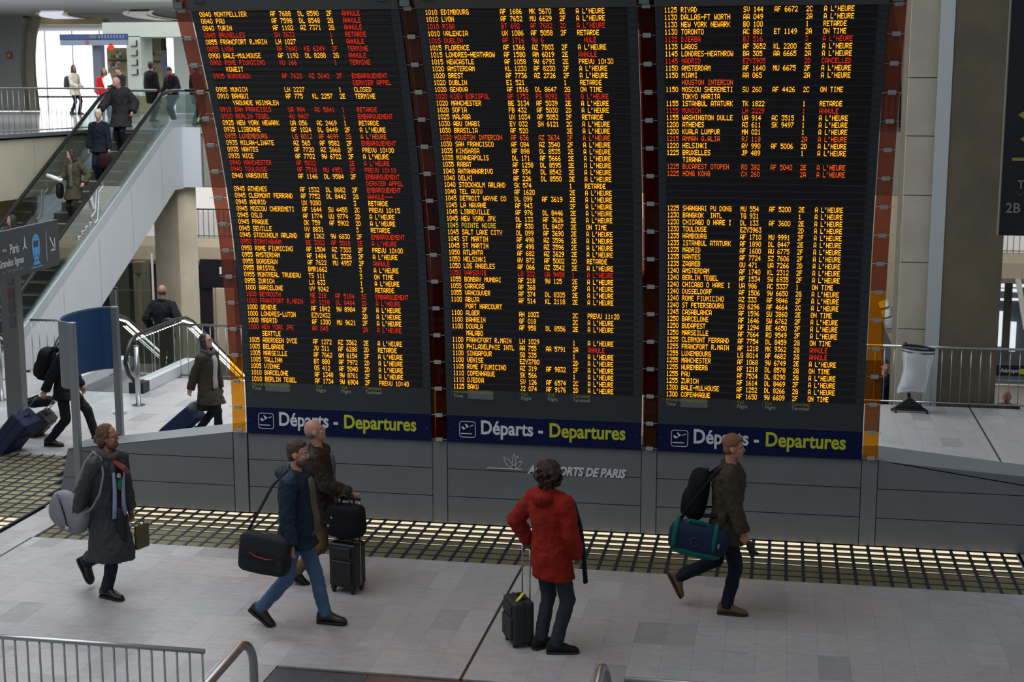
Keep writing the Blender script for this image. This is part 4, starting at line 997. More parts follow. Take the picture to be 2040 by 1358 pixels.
#--PEOPLE--
# ================================================================== PEOPLE
def ik(Sp,T,l1,l2,pole):
    d=T-Sp; D=d.length; mx=(l1+l2)*.998
    if D>mx: d=d*(mx/D); T=Sp+d; D=mx
    a=(l1*l1-l2*l2+D*D)/(2*D); h=math.sqrt(max(0,l1*l1-a*a)); n=d/D; p=Vector(pole); p=(p-n*p.dot(n)).normalized()
    return Sp+n*a+p*h,T
SKIN={}
def skin(c): return mat('skin_%d_%d_%d'%c,c,.55,var=.05,vscale=12)
def cloth(nm,c,bump=.35,rough=.85,sc=120): return mat(nm,c,rough,bump=bump,bscale=sc,spec=.25,var=.12,vscale=7)
class Fig: pass
def person(loc,yaw,s,label,group=None,feet=None,hands=None,head=(0,0),lean=0,pz=.90,twist=0,sk=(176,128,104),top=None,hem=.85,openf=None,trousers=None,
           hair=None,hairc=None,beard=None,shoes=None,glasses=False,pad=.03,collar=True,hood=False,scarf=None,fine=True,belly=0,skirt=None,cap=None,sleeve=1,elbow=(None,None),flare=1.0,curl=.6,footyaw=(0,0)):
    f=Fig(); root=empty('person',loc,R(yaw),label,'person',group); root.scale=(s,)*3; f.o=root; f.s=s; f.yaw=R(yaw); f.loc=Vector(loc)
    vx=.0085 if fine else .016; vc=.012 if fine else .02
    fy=feet or [(.05,.09,.09,0),(-.05,-.09,.09,0)]
    P=Vector((0,0,pz)); L=R(lean); u=Vector((math.sin(L),0,math.cos(L)))
    tw=Matrix.Rotation(R(twist),3,'Z')
    hips=[P+Vector((0,.09,-.02)),P+Vector((0,-.09,-.02))]; legs=[]
    for h,ft,fyw in zip(hips,fy,footyaw):
        k,a=ik(h,Vector(ft[:3]),.43,.425,(1,0.0 if abs(fyw)<20 else math.sin(R(fyw)),.05)); legs.append((h,k,a))
    sc=P+u*.53; nk=P+u*.60; sh=[sc+tw@Vector((0,.185,-.035)),sc+tw@Vector((0,-.185,-.035))]
    hd=hands or [(.05,.27,.80),(.05,-.27,.80)]; arms=[]
    for i,(q,t) in enumerate(zip(sh,hd)):
        pole=elbow[i] or (-1,(.5 if i==0 else -.5),-.2); e,wr=ik(q,Vector(t),.295,.265,pole); arms.append((q,e,wr))
    f.legs=legs; f.arms=arms; f.P=P; f.u=u; f.sh=sh
    prof=[(-.09,.10,.15),(-.02,.12,.168),(.06,.118,.165),(.15,.108,.15),(.27,.118,.16),(.38,.128,.178),(.47,.115,.185),(.53,.09,.15),(.57,.065,.095),(.62,.058,.06)]
    def rings(pd,t0=-.09,t1=.62,bx=0):
        out=[]
        for t,rx,ry in prof:
            if t<t0-.001 or t>t1+.001: continue
            c=P+u*t+Vector((bx*math.exp(-((t-.12)/.14)**2)*.5,0,0)); rx=rx+pd+bx*math.exp(-((t-.12)/.14)**2)*.5; ry=ry+pd
            m=tw if t>.3 else Matrix.Identity(3)
            out.append([c+m@Vector((rx*math.cos(a),ry*math.sin(a)*(1),0)) for a in [2*PI*k/20 for k in range(20)]])
        return out
    def arms_mb(mb,r0,r1,r2,pd,to=1.0):
        for q,e,wr in arms:
            mb.cap(sc+(q-sc)*.35,q,r0*.95+pd,r0+pd); mb.cap(q,e,r0+pd*.8,r1+pd); mb.cap(e,e+(wr-e)*to,r1+pd,r2+pd,12,1,.25)
    # body
    b=MB(); b.loft(rings(-.012,t1=.62,bx=belly)); arms_mb(b,.058,.045,.03,-.004)
    for h,k,a in legs: b.cap(h,k,.078,.056); b.cap(k,a,.054,.036)
    Hm=Matrix.Rotation(R(head[0]),3,'Z')@Matrix.Rotation(-R(head[1]),3,'Y'); hc=nk+u*.045+Hm@Vector((.022,0,.105)); f.hc=hc; f.Hm=Hm
    b.cap(nk-u*.06,hc+Hm@Vector((-.025,0,-.05)),.058,.054)
    X=lambda x,y,z:hc+Hm@Vector((x,y,z))
    b.ell(X(-.012,0,.035),(.098,.078,.10),Hm,18,12); b.ell(X(.022,0,-.045),(.068,.058,.078),Hm,16,10); b.ell(X(.052,0,-.095),(.03,.028,.025),Hm)
    b.ell(X(.07,0,.025),(.022,.05,.018),Hm); b.tube([X(.078,0,.02),X(.098,0,-.008),X(.104,0,-.022)],[.009,.013,.015],8); b.ell(X(.09,0,-.028),(.014,.02,.01),Hm)
    b.ell(X(.078,0,-.056),(.014,.026,.012),Hm); b.ell(X(.06,.035,-.02),(.026,.024,.022),Hm); b.ell(X(.06,-.035,-.02),(.026,.024,.022),Hm)
    for sy in (1,-1): b.ell(X(-.005,sy*.078,-.005),(.024,.012,.034),Hm@Matrix.Rotation(R(-15),3,'Y'),10,8)
    for i,(q,e,wr) in enumerate(arms):
        d=(wr-e).normalized(); side=1 if i==0 else -1; sd=d.cross(Vector((0,side,0))); 
        if sd.length<.2: sd=Vector((1,0,0))
        sd.normalize(); pn=d.cross(sd).normalized()
        if pn.y*side>0: pn=-pn
        hm=Matrix((sd,pn,d)).transposed()
        b.ell(wr+d*.045,(.042,.017,.055),hm,12,8,.8)
        for k in range(4):
            o0=sd*(.030-.020*k); ln=(.066,.074,.07,.056)[k]; p0=wr+d*.085+o0; cu=curl
            p1=p0+(d*math.cos(cu)+pn*math.sin(cu))*ln*.5; p2=p1+(d*math.cos(cu*2.2)+pn*math.sin(cu*2.2))*ln*.5
            b.tube([p0-d*.02,p0,p1,p2],[.0095,.009,.0085,.007],8)
        t0=wr+d*.03+sd*.036; b.tube([t0-sd*.012,t0+sd*.012+d*.02+pn*.008,t0+sd*.016+d*.052+pn*.018],[.012,.011,.008],8)
    b.build('body',skin(sk),root,vox=vx,smo=2 if fine else 1)
    # face details
    if fine:
        ec=mat('eye_dark',(38,28,24),.3); ew=mat('eye_white',(200,190,184),.4)
        for sy in (1,-1):
            q=MB().ell(X(.0835,sy*.031,.006),(.008,.013,.007),Hm,10,6).build('eye',ew,root,True); MB().ell(X(.0895,sy*.031,.006),(.004,.0055,.0055),Hm,8,6).build('pupil',ec,q,True)
            MB().tube([X(.086,sy*.012,.026),X(.09,sy*.03,.031),X(.078,sy*.05,.025)],[.0035,.0045,.002],6).build('eyebrow',hairc or ec,root,True)
        MB().ell(X(.0885,0,-.056),(.006,.021,.004),Hm,10,6).build('mouth',mat('lips',(136,84,76),.5),root,True)
    # hair
    if hair=='short':
        b=MB().ell(X(-.024,0,.052),(.097,.086,.098),Hm,18,12).ell(X(-.045,0,-.01),(.066,.078,.07),Hm).ell(X(.03,0,.095),(.05,.06,.034),Hm); b.build('hair',hairc,root,vox=.009 if fine else .016,disp=(.014,.025))
    elif hair=='tidy':
        b=MB().ell(X(-.022,0,.052),(.098,.086,.098),Hm,18,12).ell(X(-.045,0,-.01),(.066,.080,.068),Hm).ell(X(.04,0,.095),(.045,.06,.03),Hm); b.build('hair',hairc,root,vox=.009 if fine else .016,disp=(.006,.02))
    elif hair=='bald':
        b=MB().ell(X(-.04,0,-.002),(.072,.083,.058),Hm,16,10); b.build('hair',hairc,root,vox=.009 if fine else .016,disp=(.006,.02))
    elif hair=='curly':
        b=MB().ell(X(-.025,0,.04),(.105,.095,.108),Hm,16,10).ell(X(-.05,0,-.055),(.075,.085,.08),Hm); rg=random.Random(4)
        for k in range(150):
            a=rg.uniform(0,2*PI); z=rg.uniform(-1,1); r=math.sqrt(1-z*z); v=Vector((r*math.cos(a)*.118-.032,r*math.sin(a)*.115,z*.135+.0))
            if v.x>.045 and v.z<.07: continue
            b.ell(X(*v),(rg.uniform(.014,.026),)*3,None,8,6)
        b.build('hair',hairc,root,vox=.0075,disp=(.01,.015))
    elif hair in('long','bun'):
        b=MB().ell(X(-.024,0,.046),(.098,.086,.10),Hm,18,12).ell(X(-.055,0,-.03),(.065,.088,.09),Hm)
        if hair=='long': 
            b.ell(X(-.065,0,-.12),(.05,.095,.11),Hm).cap(X(.0,.078,.02),X(-.0,.085,-.14),.03,.03).cap(X(.0,-.078,.02),X(-.0,-.085,-.14),.03,.03)
        else: b.ell(X(-.115,0,-.015),(.04,.045,.05),Hm).cap(X(0,.075,.03),X(-.03,.07,-.04),.025,.02).cap(X(0,-.075,.03),X(-.03,-.07,-.04),.025,.02)
        b.build('hair',hairc,root,vox=.009 if fine else .016,disp=(.014,.03))
    if beard: MB().ell(X(.03,0,-.078),(.064,.066,.05),Hm,16,10).ell(X(.075,0,-.078),(.028,.04,.03),Hm).ell(X(.082,0,-.042),(.014,.034,.008),Hm).build('beard',beard,root,vox=.009,disp=(.008,.012))
    if cap: MB().ell(X(-.015,0,.06),(.105,.09,.085),Hm).build('cap',cap,root,vox=.014)
    if glasses:
        g=MB()
        for sy in (1,-1):
            g.tube([X(.098,sy*.033+.024*math.cos(a),.004+.019*math.sin(a)) for a in [2*PI*k/14 for k in range(15)]],.0026,6); g.tube([X(.096,sy*.056,.008),X(.0,sy*.084,.008)],.0028,6)
        g.tube([X(.1,.01,.006),X(.1,-.01,.006)],.0025,6); g.build('glasses',mat('glasses_frame',(34,24,20),.3),root,True)
    # trousers
    if trousers:
        b=MB(); b.loft(rings(.008,t0=-.09,t1=.15,bx=belly*.7))
        for h,k,a in legs:
            b.cap(h,k,.094,.073); b.cap(k,k+(a-k)*1.02,.072,.062,12,1,.35)
        b.build('trousers',trousers,root,vox=vc,smo=2,disp=(.020,.09,.010,.03))
    if skirt:
        b=MB(); rg=[]
        for t,rx,ry in ((.12,.12,.165),(0,.15,.19),(-.15,.18,.2),(-.32,.2,.21),(-.38,.19,.2)):
            c=P+Vector((0,0,t)); rg.append([c+Vector((rx*math.cos(a),ry*math.sin(a),0)) for a in [2*PI*k/20 for k in range(20)]])
        b.loft(rg).build('skirt',skirt,root,vox=vc,smo=2,disp=(.03,.12))
    # shoes
    for i,((h,k,a),ft) in enumerate(zip(legs,fy)):
        pt=R(ft[3]) if len(ft)>3 else 0; fm=Matrix.Rotation(R(footyaw[i]),3,'Z')@Matrix.Rotation(-pt,3,'Y')
        W=[(-.088,.02,.06),(-.078,.036,.10),(-.03,.044,.135),(.03,.044,.128),(.075,.044,.088),(.13,.05,.06),(.18,.045,.048),(.205,.028,.036),(.212,.012,.026)]
        rg=[];rs=[]
        for x,w_,hh in W:
            rg.append([a+fm@Vector((x,w_*math.cos(t),-.078+max(0,hh*(.5+.5*math.sin(t))) )) for t in [2*PI*q/14 for q in range(14)]])
            rs.append([a+fm@Vector((x*1.03,w_*1.08*cc,-.09+zz)) for cc,zz in ((-1,0),(1,0),(1,.022),(-1,.022))])
        q=MB().loft(rg).build('shoe',shoes or black,root,True); MB().loft(rs).build('sole',mat('sole_dark',(40,34,30),.7),q)
        if fine:
            for n_ in range(4):
                xx=.03+.025*n_; z_=-.078+.108-.02*n_; MB().tube([a+fm@Vector((xx,-.022,z_-.01)),a+fm@Vector((xx+.003,0,z_)),a+fm@Vector((xx,.022,z_-.01))],.0025,5).build('lace',black,q)
    # top garment
    if top:
        b=MB(); b.loft(rings(pad,t0=-.02,t1=.57,bx=belly)); arms_mb(b,.064,.055,.045,pad*.75,.97*sleeve)
        def legx(z):
            xs=[]
            for h,k,a in legs:
                if z>k.z: t=(h.z-z)/max(.01,h.z-k.z); xs.append(h.lerp(k,max(0,min(1,t))))
                else: t=(k.z-z)/max(.01,k.z-a.z); xs.append(k.lerp(a,max(0,min(1,t))))
            return xs
        rg=[]; z=P.z+.02; n=7
        for k in range(n):
            zz=z+(hem-z)*k/(n-1); xs=legx(zz) if zz<P.z else [P,P]; mxx=(xs[0].x+xs[1].x)/2; myy=(xs[0].y+xs[1].y)/2; sp=abs(xs[0].x-xs[1].x)/2*.8; fl_=1+.10*k/(n-1)*flare
            mxx=mxx*.75
            rg.append([Vector((mxx+(.125+pad+sp)*fl_*math.cos(a)*(1+.03*math.sin(6*a+k)),myy*.7+(.17+pad)*fl_*math.sin(a)*(1+.03*math.sin(5*a)),zz)) for a in [2*PI*q/24 for q in range(24)]])
        b.loft(rg[::-1])
        if collar: b.tube([nk+u*(-.028)+Vector((.078*math.cos(a)+.0,.080*math.sin(a),.034*(-math.cos(a)))) for a in [R(28)+R(304)*k/14 for k in range(15)]],.027,8)
        if hood: b.ell(nk+Vector((-.12,0,-.05)),(.085,.12,.075),Matrix.Rotation(R(25),3,'Y')).tube([nk+Vector((.06*math.cos(a)-.01,.085*math.sin(a),-.03*math.cos(a)-.01)) for a in [R(30)+R(300)*k/14 for k in range(15)]],.03,8)
        f.top=b.build('jacket' if hem>.75 else 'coat',top,root,vox=vc,smo=2,disp=(.030,.085,.013,.034))
    if openf:
        b=MB(); rg=[]
        for t,rx,ry in prof:
            if t<-.03 or t>.56: continue
            c=P+u*t+Vector((belly*math.exp(-((t-.12)/.14)**2),0,0)); w_=(.055 if t>.1 else .06)*(.7 if t>.5 else 1)
            rg.append([c+tw@Vector(((rx+pad+.002)*math.sqrt(max(0,1-(yy/(ry+pad))**2))+dx,yy,0)) for yy,dx in ((-w_,-.03),(-w_,.012),(0,.016),(w_,.012),(w_,-.03))])
        b.loft(rg).build('shirt_front',openf,root,True)
    if scarf:
        b=MB(); b.tube([nk+u*(-.005)+Vector((.088*math.cos(a)+.015,.096*math.sin(a),.03*math.cos(a)*-1+.012*math.sin(3*a))) for a in [2*PI*k/18 for k in range(19)]],.04,8)
        b.tube([nk+Vector((.08,-.03,-.06)),nk+Vector((.12,-.06,-.13)),nk+Vector((.13,-.07,-.22))],[.035,.035,.03],8,sq=(1.2,.6)); b.build('scarf',scarf,root,vox=.012,disp=(.02,.04))
    return f
def W(f,p):                # figure-local metres (unscaled) to world
    p=Vector(p)*f.s; c,s_=math.cos(f.yaw),math.sin(f.yaw); return f.loc+Vector((p.x*c-p.y*s_,p.x*s_+p.y*c,p.z))
def LCL(f,wp):
    d=Vector(wp)-f.loc; c,s_=math.cos(f.yaw),math.sin(f.yaw); return Vector((d.x*c+d.y*s_,-d.x*s_+d.y*c,d.z))/f.s
# ---- luggage
def suitcase(loc,rz,tilt,w_,d_,h_,m,label,trim=None,hl=.45,four=False,group=None,ribs=True,tube_m=None,rod_gap=.11):
    o=empty('suitcase',loc,rz,label,'suitcase',group); o.rotation_euler=(0,R(tilt),rz); tm=tube_m or steel_grey
    z0=.065 if four else .03
    MB().box(-d_/2,d_/2,-w_/2,w_/2,z0,z0+h_).build('shell',m,o,bevel=.035)
    MB().box(-.006,.006,-w_/2-.003,w_/2+.003,z0+.02,z0+h_+.003).build('zip_line',trim or black,o,bevel=.003)
    MB().box(d_/2-.005,d_/2+.022,-w_/2+.04,w_/2-.04,z0+.05,z0+h_*.62).build('front_pocket',m,o,bevel=.02)
    MB().box(d_/2-.005,d_/2+.018,-w_/2+.05,w_/2-.05,z0+h_*.68,z0+h_-.04).build('front_pocket',m,o,bevel=.012)
    MB().tube([(-.02,-.07,z0+h_),(-.02,-.05,z0+h_+.03),(-.02,.05,z0+h_+.03),(-.02,.07,z0+h_)],.011,8).build('grab_handle',black,o,True)
    for sy in (-1,1):
        for sx in ((-1,1) if four else (-1,)):
            wx=sx*(d_/2-.03); wz=.028
            q=MB().tube([(wx,sy*(w_/2-.05)-.014,wz),(wx,sy*(w_/2-.05)+.014,wz)],.028,14).build('wheel',rubber,o,True); MB().tube([(wx,sy*(w_/2-.05)-.016,wz),(wx,sy*(w_/2-.05)+.016,wz)],.012,10).build('wheel_hub',steel_grey,q)
            MB().box(wx-.028,wx+.028,sy*(w_/2-.05)-.026,sy*(w_/2-.05)+.026,.035,z0+.03).build('wheel_housing',black,o,bevel=.01)
    if not four:
        for sy in (-1,1): MB().box(d_/2-.05,d_/2-.015,sy*(w_/2-.06)-.02,sy*(w_/2-.06)+.02,0,z0+.02).build('foot_stud',black,o)
    if hl>0:
        for sy in (-1,1): MB().tube([(-d_/2+.03,sy*rod_gap,z0+h_-.02),(-d_/2+.03,sy*rod_gap,z0+h_+hl)],.0075,8).build('pull_rod',tm,o,True)
        MB().tube([(-d_/2+.03,-rod_gap-.015,z0+h_+hl),(-d_/2+.03,rod_gap+.015,z0+h_+hl)],.016,10).build('pull_handle',black,o,True)
    return o
def softbag(name,loc,rot,size,m,label,cat,e=.55,group=None):
    o=empty(name,loc,0,label,cat,group); o.rotation_euler=rot; MB().ell((0,0,0),(size[0]/2,size[1]/2,size[2]/2),None,28,16,e).build('body',m,o,True,disp=(.02,.09)); return o
def strap(o,pts,m,r=.006,w_=3.2,name='strap'):
    # world-space points to the bag's frame
    bpy.context.view_layer.update(); mi=o.matrix_world.inverted(); p=[mi@Vector(q) for q in pts]
    MB().tube(p,r*w_,6,sq=(1,1/w_),up=Vector((0,1,0))).build(name,m,o,True)
def backpack(f,m,label,size=(.2,.32,.48),z=1.18,x=-.27,rx=0):
    p=W(f,(x,0,z)); o=empty('backpack',p,f.yaw,label,'backpack'); o.rotation_euler=(0,R(rx),f.yaw); o.scale=(f.s,)*3
    MB().ell((0,0,0),(size[0]/2,size[1]/2,size[2]/2),None,24,14,.6).build('body',m,o,True,disp=(.015,.08)); MB().ell((-size[0]*.38,0,-size[2]*.18),(size[0]*.28,size[1]*.36,size[2]*.26),None,20,12,.6).build('pocket',m,o,True)
    for sy in (-1,1):
        y=sy*.1; MB().tube([(size[0]*.35,y,size[2]*.36),(size[0]*.35+.10,y,.30),(size[0]*.35+.22,y*1.15,.22),(size[0]*.35+.285,y*1.35,.03),(size[0]*.35+.2,y*1.75,-.12),(size[0]*.35+.02,y*1.5,-size[2]*.32)],.024,6,sq=(1,.35),up=Vector((0,1,0))).build('shoulder_strap',m,o,True)
    MB().tube([(.06,-.03,size[2]*.46),(.06,-.02,size[2]*.53),(.06,.02,size[2]*.53),(.06,.03,size[2]*.46)],.008,6).build('carry_loop',m,o,True)
    MB().tube([(-.02,-.1,size[2]*.33),(-.05,0,size[2]*.42),(-.02,.1,size[2]*.33)],.004,5).build('zip_line',steel_grey,o,True)
    return o
hb=mat('hair_brown',(70,48,34),.7,bump=.6,bscale=60); hdk=mat('hair_dark',(30,22,20),.6,bump=.6,bscale=60); hgr=mat('hair_grey',(104,92,84),.8,bump=.5,bscale=60); hgi=mat('hair_ginger_blond',(118,82,54),.8,bump=.5,bscale=70); hch=mat('hair_chestnut',(84,54,38),.7,bump=.6,bscale=60)
leather=mat('leather_dark',(38,32,30),.45)
# --- A: grey coat, scarf, shoulder bag
f=person((-7.06,14.24,0),-18,1.055,'bearded man in glasses and long dark grey coat with grey scarf, walking at the left',feet=[(-.40,.08,.26,-58),(.03,-.09,.09,0)],hands=[(.10,.24,.78),(-.21,-.27,.77)],head=(26,3),lean=3,pz=.925,sk=(168,118,94),
  top=cloth('coat_charcoal',(54,58,60),.3,.6),hem=.40,trousers=cloth('denim_navy',(28,34,50)),hair='bun',hairc=hch,beard=mat('beard_ginger',(110,72,48),.8),shoes=mat('shoe_black',(20,20,22),.4),glasses=True,openf=cloth('tshirt_dark_brown',(46,24,20)),scarf=cloth('scarf_grey',(74,70,74)),flare=1.0,pad=.032,elbow=(None,(-1,-.6,-.1)))
MB().ell((.175,-.02,.70),(.085,.06,.27),None,16,10).build('coat_lining',mat('lining_black',(14,14,17),.7),f.o,True)
st=mat('shirt_blue_stripe',(150,164,196),.8,bump=.3,bscale=90)
for sy,wy in ((-1,.05),(1,.05)):
    b=MB(); b.tube([(.165,sy*.035,1.40),(.175,sy*.062,1.30),(.172,sy*.06,1.15),(.165,sy*.062,1.0),(.168,sy*.07,.86)],[.02,.028,.028,.03,.038],8,sq=(1,.4),up=Vector((1,0,0))); b.build('shirt_flap',st,f.o,True,disp=(.01,.05))
MB().ell((.186,.0,1.2),(.008,.035,.06),None,12,8).ell((.188,.012,1.27),(.006,.022,.022),None,12,8).build('shirt_print',mat('print_green',(30,128,60),.7),f.o,True)
MB().tube([(.196,-.02,1.30),(.200,-.02,1.30)],.026,16).build('round_badge',mat('badge_white',(206,210,206),.4),f.o)
MB().tube([Vector((.11,-.03,1.47)),Vector((.19,-.02,1.42)),Vector((.25,0,1.38)),Vector((.29,.02,1.33))],[.035,.04,.045,.03],8,sq=(1,.5)).build('scarf_end',cloth('scarf_rust',(108,58,52)),f.o,disp=(.01,.03))
p=W(f,(-.30,-.22,.90)); o=softbag('shoulder_bag',p,(0,R(18),f.yaw),(.52,.22,.42),cloth('bag_light_grey',(126,126,134),.2),'light grey canvas shoulder bag hanging behind the man in the grey coat','bag',.7)
MB().tube([(-.12,-.112,.19),(.02,-.118,.03),(.1,-.112,-.1)],.008,6).build('bag_strap_line',black,o,True); MB().box(.08,.13,-.125,-.115,-.13,-.09).build('buckle',steel,o,bevel=.004)
strap(o,[W(f,(-.34,-.19,1.0)),W(f,(-.22,-.17,1.2)),W(f,(-.15,-.13,1.4)),W(f,(-.04,-.115,1.535)),W(f,(.07,-.13,1.49)),W(f,(.145,-.18,1.34)),W(f,(.13,-.225,1.15)),W(f,(.05,-.26,1.0)),W(f,(-.1,-.25,.9))],cloth('strap_grey',(120,122,124),.2),.014,1.7)
p=W(f,(.20,.27,.62)); o=empty('folder',p,f.yaw,'small olive case in the hand of the man in the grey coat','case'); MB().box(-.02,.02,-.1,.1,-.17,.1).build('body',mat('folder_olive',(84,80,50),.6),o,bevel=.01); MB().tube([(0,-.04,.1),(0,-.03,.13),(0,.03,.13),(0,.04,.1)],.007,6).build('handle',black,o,True)
# --- B: jeans and dark teal jacket
f=person((-4.76,13.74,0),-4,1.075,'bearded man in dark teal jacket and blue jeans with black messenger bag',feet=[(.24,.10,.09,2),(-.34,-.10,.17,-34)],hands=[(-.02,.26,.82),(.06,-.28,.87)],head=(0,0),lean=2,pz=.935,sk=(182,134,112),
  top=cloth('jacket_teal',(20,40,54),.3,.6),hem=.80,trousers=cloth('denim_blue',(76,100,130),.3),hair='short',hairc=hb,beard=mat('beard_brown',(84,60,44),.8),shoes=mat('shoe_brown_black',(44,38,36),.4),openf=cloth('shirt_plaid',(96,88,74),.3),belly=.07,pad=.04,hood=True,elbow=(None,(-1,-.25,0)))
MB().tube([(.10,-.06,1.44),(.02,-.07,1.50),(-.06,-.05,1.49),(-.06,.05,1.49),(.02,.07,1.5),(.10,.06,1.44)],[.02]*6,8).build('denim_collar',cloth('denim_collar',(40,72,110)),f.o,True)
p=W(f,(-.17,-.33,.80)); o=softbag('messenger_bag',p,(0,R(7),f.yaw),(.52,.2,.40),cloth('bag_black_nylon',(40,40,44),.3),'black messenger bag with a red zip on the hip of the man in jeans','bag',.32)
MB().ell((0,-.02,.08),(.262,.095,.125),None,24,12,.35).build('flap',MATS['bag_black_nylon'],o,True,disp=(.015,.06)); MB().tube([(-.13,-.125,.03),(-.05,-.13,.0),(.06,-.13,-.01),(.15,-.125,.0)],[.004,.009,.009,.004],6,sq=(1,.5)).build('red_zip',mat('zip_red',(176,44,28),.5),o,True)
MB().tube([(-.08,0,.16),(-.06,0,.2),(.06,0,.2),(.09,0,.15)],.012,8).build('carry_handle',black,o,True); MB().box(.16,.24,-.118,-.108,-.13,.0).build('side_pocket',MATS['bag_black_nylon'],o,bevel=.01)
strap(o,[W(f,(-.38,-.30,.95)),W(f,(-.27,-.25,1.16)),W(f,(-.16,-.16,1.40)),W(f,(-.03,-.09,1.55)),W(f,(.07,-.11,1.50)),W(f,(.15,-.19,1.32)),W(f,(.14,-.25,1.1)),W(f,(.05,-.31,.95))],black,.005,3)
# --- C: bald man in brown jacket
f=person((-4.93,15.06,0),6,1.045,'balding man in dark brown jacket looking up at the boards, behind the man in jeans',feet=[(.20,.09,.09,0),(-.26,-.09,.14,-30)],hands=[(.1,.25,.85),(.36,-.19,1.03)],head=(8,22),lean=-1,sk=(178,132,108),
  top=cloth('jacket_brown',(42,30,26),.3,.5),hem=.70,trousers=cloth('chino_tan',(104,86,60)),hair='bald',hairc=hgr,shoes=black,openf=cloth('shirt_grey_mauve',(94,90,98)),pad=.04,curl=1.0)
hp=W(f,(.40,-.2,1.0))
suitcase((-4.56,14.84,0),R(-105),0,.34,.24,.50,mat('case_black',(18,18,20),.45),'black four-wheeled suitcase under a black briefcase beside the man in jeans',steel,.46,True,tube_m=steel)
o=softbag('briefcase',(-4.55,14.80,.81),(0,0,R(-8)),(.42,.20,.36),cloth('bag_black',(16,16,19),.3),'black soft briefcase standing on the four-wheeled suitcase','bag',.35)
for sy in (-.05,.05): MB().tube([(-.09,sy,.15),(-.07,sy,.27),(0,sy,.3),(.06,sy,.27),(.08,sy,.15)],.009,8).build('carry_handle',black,o,True)
for a,b in (((-.18,-.06),(-.16,-.03)),((-.14,.04),(-.12,.06))): MB().box(a[0],b[0],-.104,-.1,a[1],b[1]).build('metal_tab',steel,o)
# --- D: red coat
f=person((-2.10,13.52,0),58,1.06,'person with dark curly hair in a long red hooded coat, seen from behind',feet=[(-.02,.10,.09,0),(-.02,-.09,.09,0)],hands=[(.04,.30,.98),(.15,-.20,.93)],head=(16,14),lean=-1,pz=.94,sk=(150,108,90),
  top=cloth('coat_red',(142,31,18),.4,.8),hem=.70,trousers=cloth('jeans_charcoal',(46,52,60)),hair='curly',hairc=mat('hair_curly',(52,26,18),.6,bump=.8,bscale=80),shoes=mat('suede_black',(18,17,18),.9),pad=.035,hood=True,footyaw=(-10,-45),elbow=((-.9,1.0,-.1),(-1,-.7,-.1)),flare=.3)
MB().tube([(.07,-.10,1.50),(.12,-.18,1.40),(.15,-.23,1.2),(.17,-.25,1.0),(.17,-.27,.8),(.17,-.28,.68)],[.04,.055,.055,.055,.06,.06],8,sq=(1,.35)).build('black_scarf',cloth('scarf_black',(16,18,22)),f.o,disp=(.015,.05))
MB().tube([(.07*math.cos(a)-.01,.085*math.sin(a),1.525-.03*math.cos(a)) for a in [2*PI*k/18 for k in range(19)]],.024,8).build('scarf_collar',cloth('scarf_black',(16,18,22)),f.o,True)
for sy in (-1,): MB().tube([(.08,-.13,1.47),(.14,-.17,1.3),(.16,-.185,1.1)],.004,5).build('coat_zip',mat('zip_grey',(110,104,100),.4,.5),f.o)
o=suitcase((-2.44,13.66,0),R(-150),0,.34,.22,.44,mat('case_charcoal',(34,36,40),.6,bump=.3,bscale=80),'charcoal cabin suitcase with a yellow tag behind the red coat',None,.54,tube_m=steel)
MB().tube([(-.06,.02,.50),(-.03,.06,.53),(.02,.09,.50),(.06,.10,.47)],.018,6,sq=(1,.3)).build('luggage_tag',mat('tag_yellow',(214,206,20),.5),o,True)
# --- E: right-hand man
f=person((-.46,14.93,0),-3,1.052,'short-haired man in olive-brown jacket walking right with backpack and duffel bag',feet=[(-.47,.08,.30,-62),(.03,-.08,.09,0)],hands=[(.10,.24,.80),(.20,-.24,.86)],head=(-4,-2),lean=3,pz=.94,sk=(176,122,98),
  top=cloth('jacket_olive_brown',(62,52,40),.3,.8),hem=.74,trousers=cloth('jeans_dark_navy',(20,26,40)),hair='tidy',hairc=hgi,shoes=mat('shoe_tan',(98,78,54),.7),pad=.04)
backpack(f,cloth('backpack_black',(16,17,20)),'black backpack on the man in the olive-brown jacket',(.22,.32,.52),1.2,-.29,8)
p=W(f,(-.24,-.30,.83)); o=softbag('duffel_bag',p,(0,R(8),f.yaw),(.62,.26,.34),cloth('duffel_navy',(26,38,62),.3),'navy and teal duffel bag slung at the hip of the right-hand walker','bag',.6)
teal=cloth('duffel_teal',(8,92,84),.3)
for sx in (-.235,.17): MB().ell((sx,0,.02),(.035,.136,.168),None,16,12,.7).build('teal_band',teal,o,True)
MB().ell((0,0,-.125),(.26,.125,.055),None,24,10,.6).build('teal_base',teal,o,True); MB().ell((-.02,0,.15),(.17,.06,.03),None,16,8).build('teal_top',teal,o,True)
MB().tube([(-.02+.045*math.cos(a),-.134,.0+.045*math.sin(a)) for a in [2*PI*k/14 for k in range(15)]],.004,5).build('round_emblem',mat('emblem_olive',(70,66,50),.6),o,True)
MB().box(.21,.23,-.135,-.125,-.02,.03).build('buckle',steel,o); MB().tube([(-.16,-.05,.13),(-.1,-.06,.2),(.04,-.06,.2),(.1,-.05,.13)],.012,8).build('carry_handle',teal,o,True)
strap(o,[W(f,(-.46,-.28,.95)),W(f,(-.3,-.24,1.2)),W(f,(-.12,-.16,1.44)),W(f,(0,-.09,1.53)),W(f,(.08,-.12,1.44)),W(f,(.10,-.2,1.25)),W(f,(.02,-.28,1.0))],cloth('backpack_black',(16,17,20)),.006,3)
p=W(f,(.26,-.24,.77)); o=empty('glove',p,f.yaw,'pair of dark gloves dangling from the right-hand walker\'s fist','gloves'); b=MB().ell((0,0,0),(.04,.03,.06))
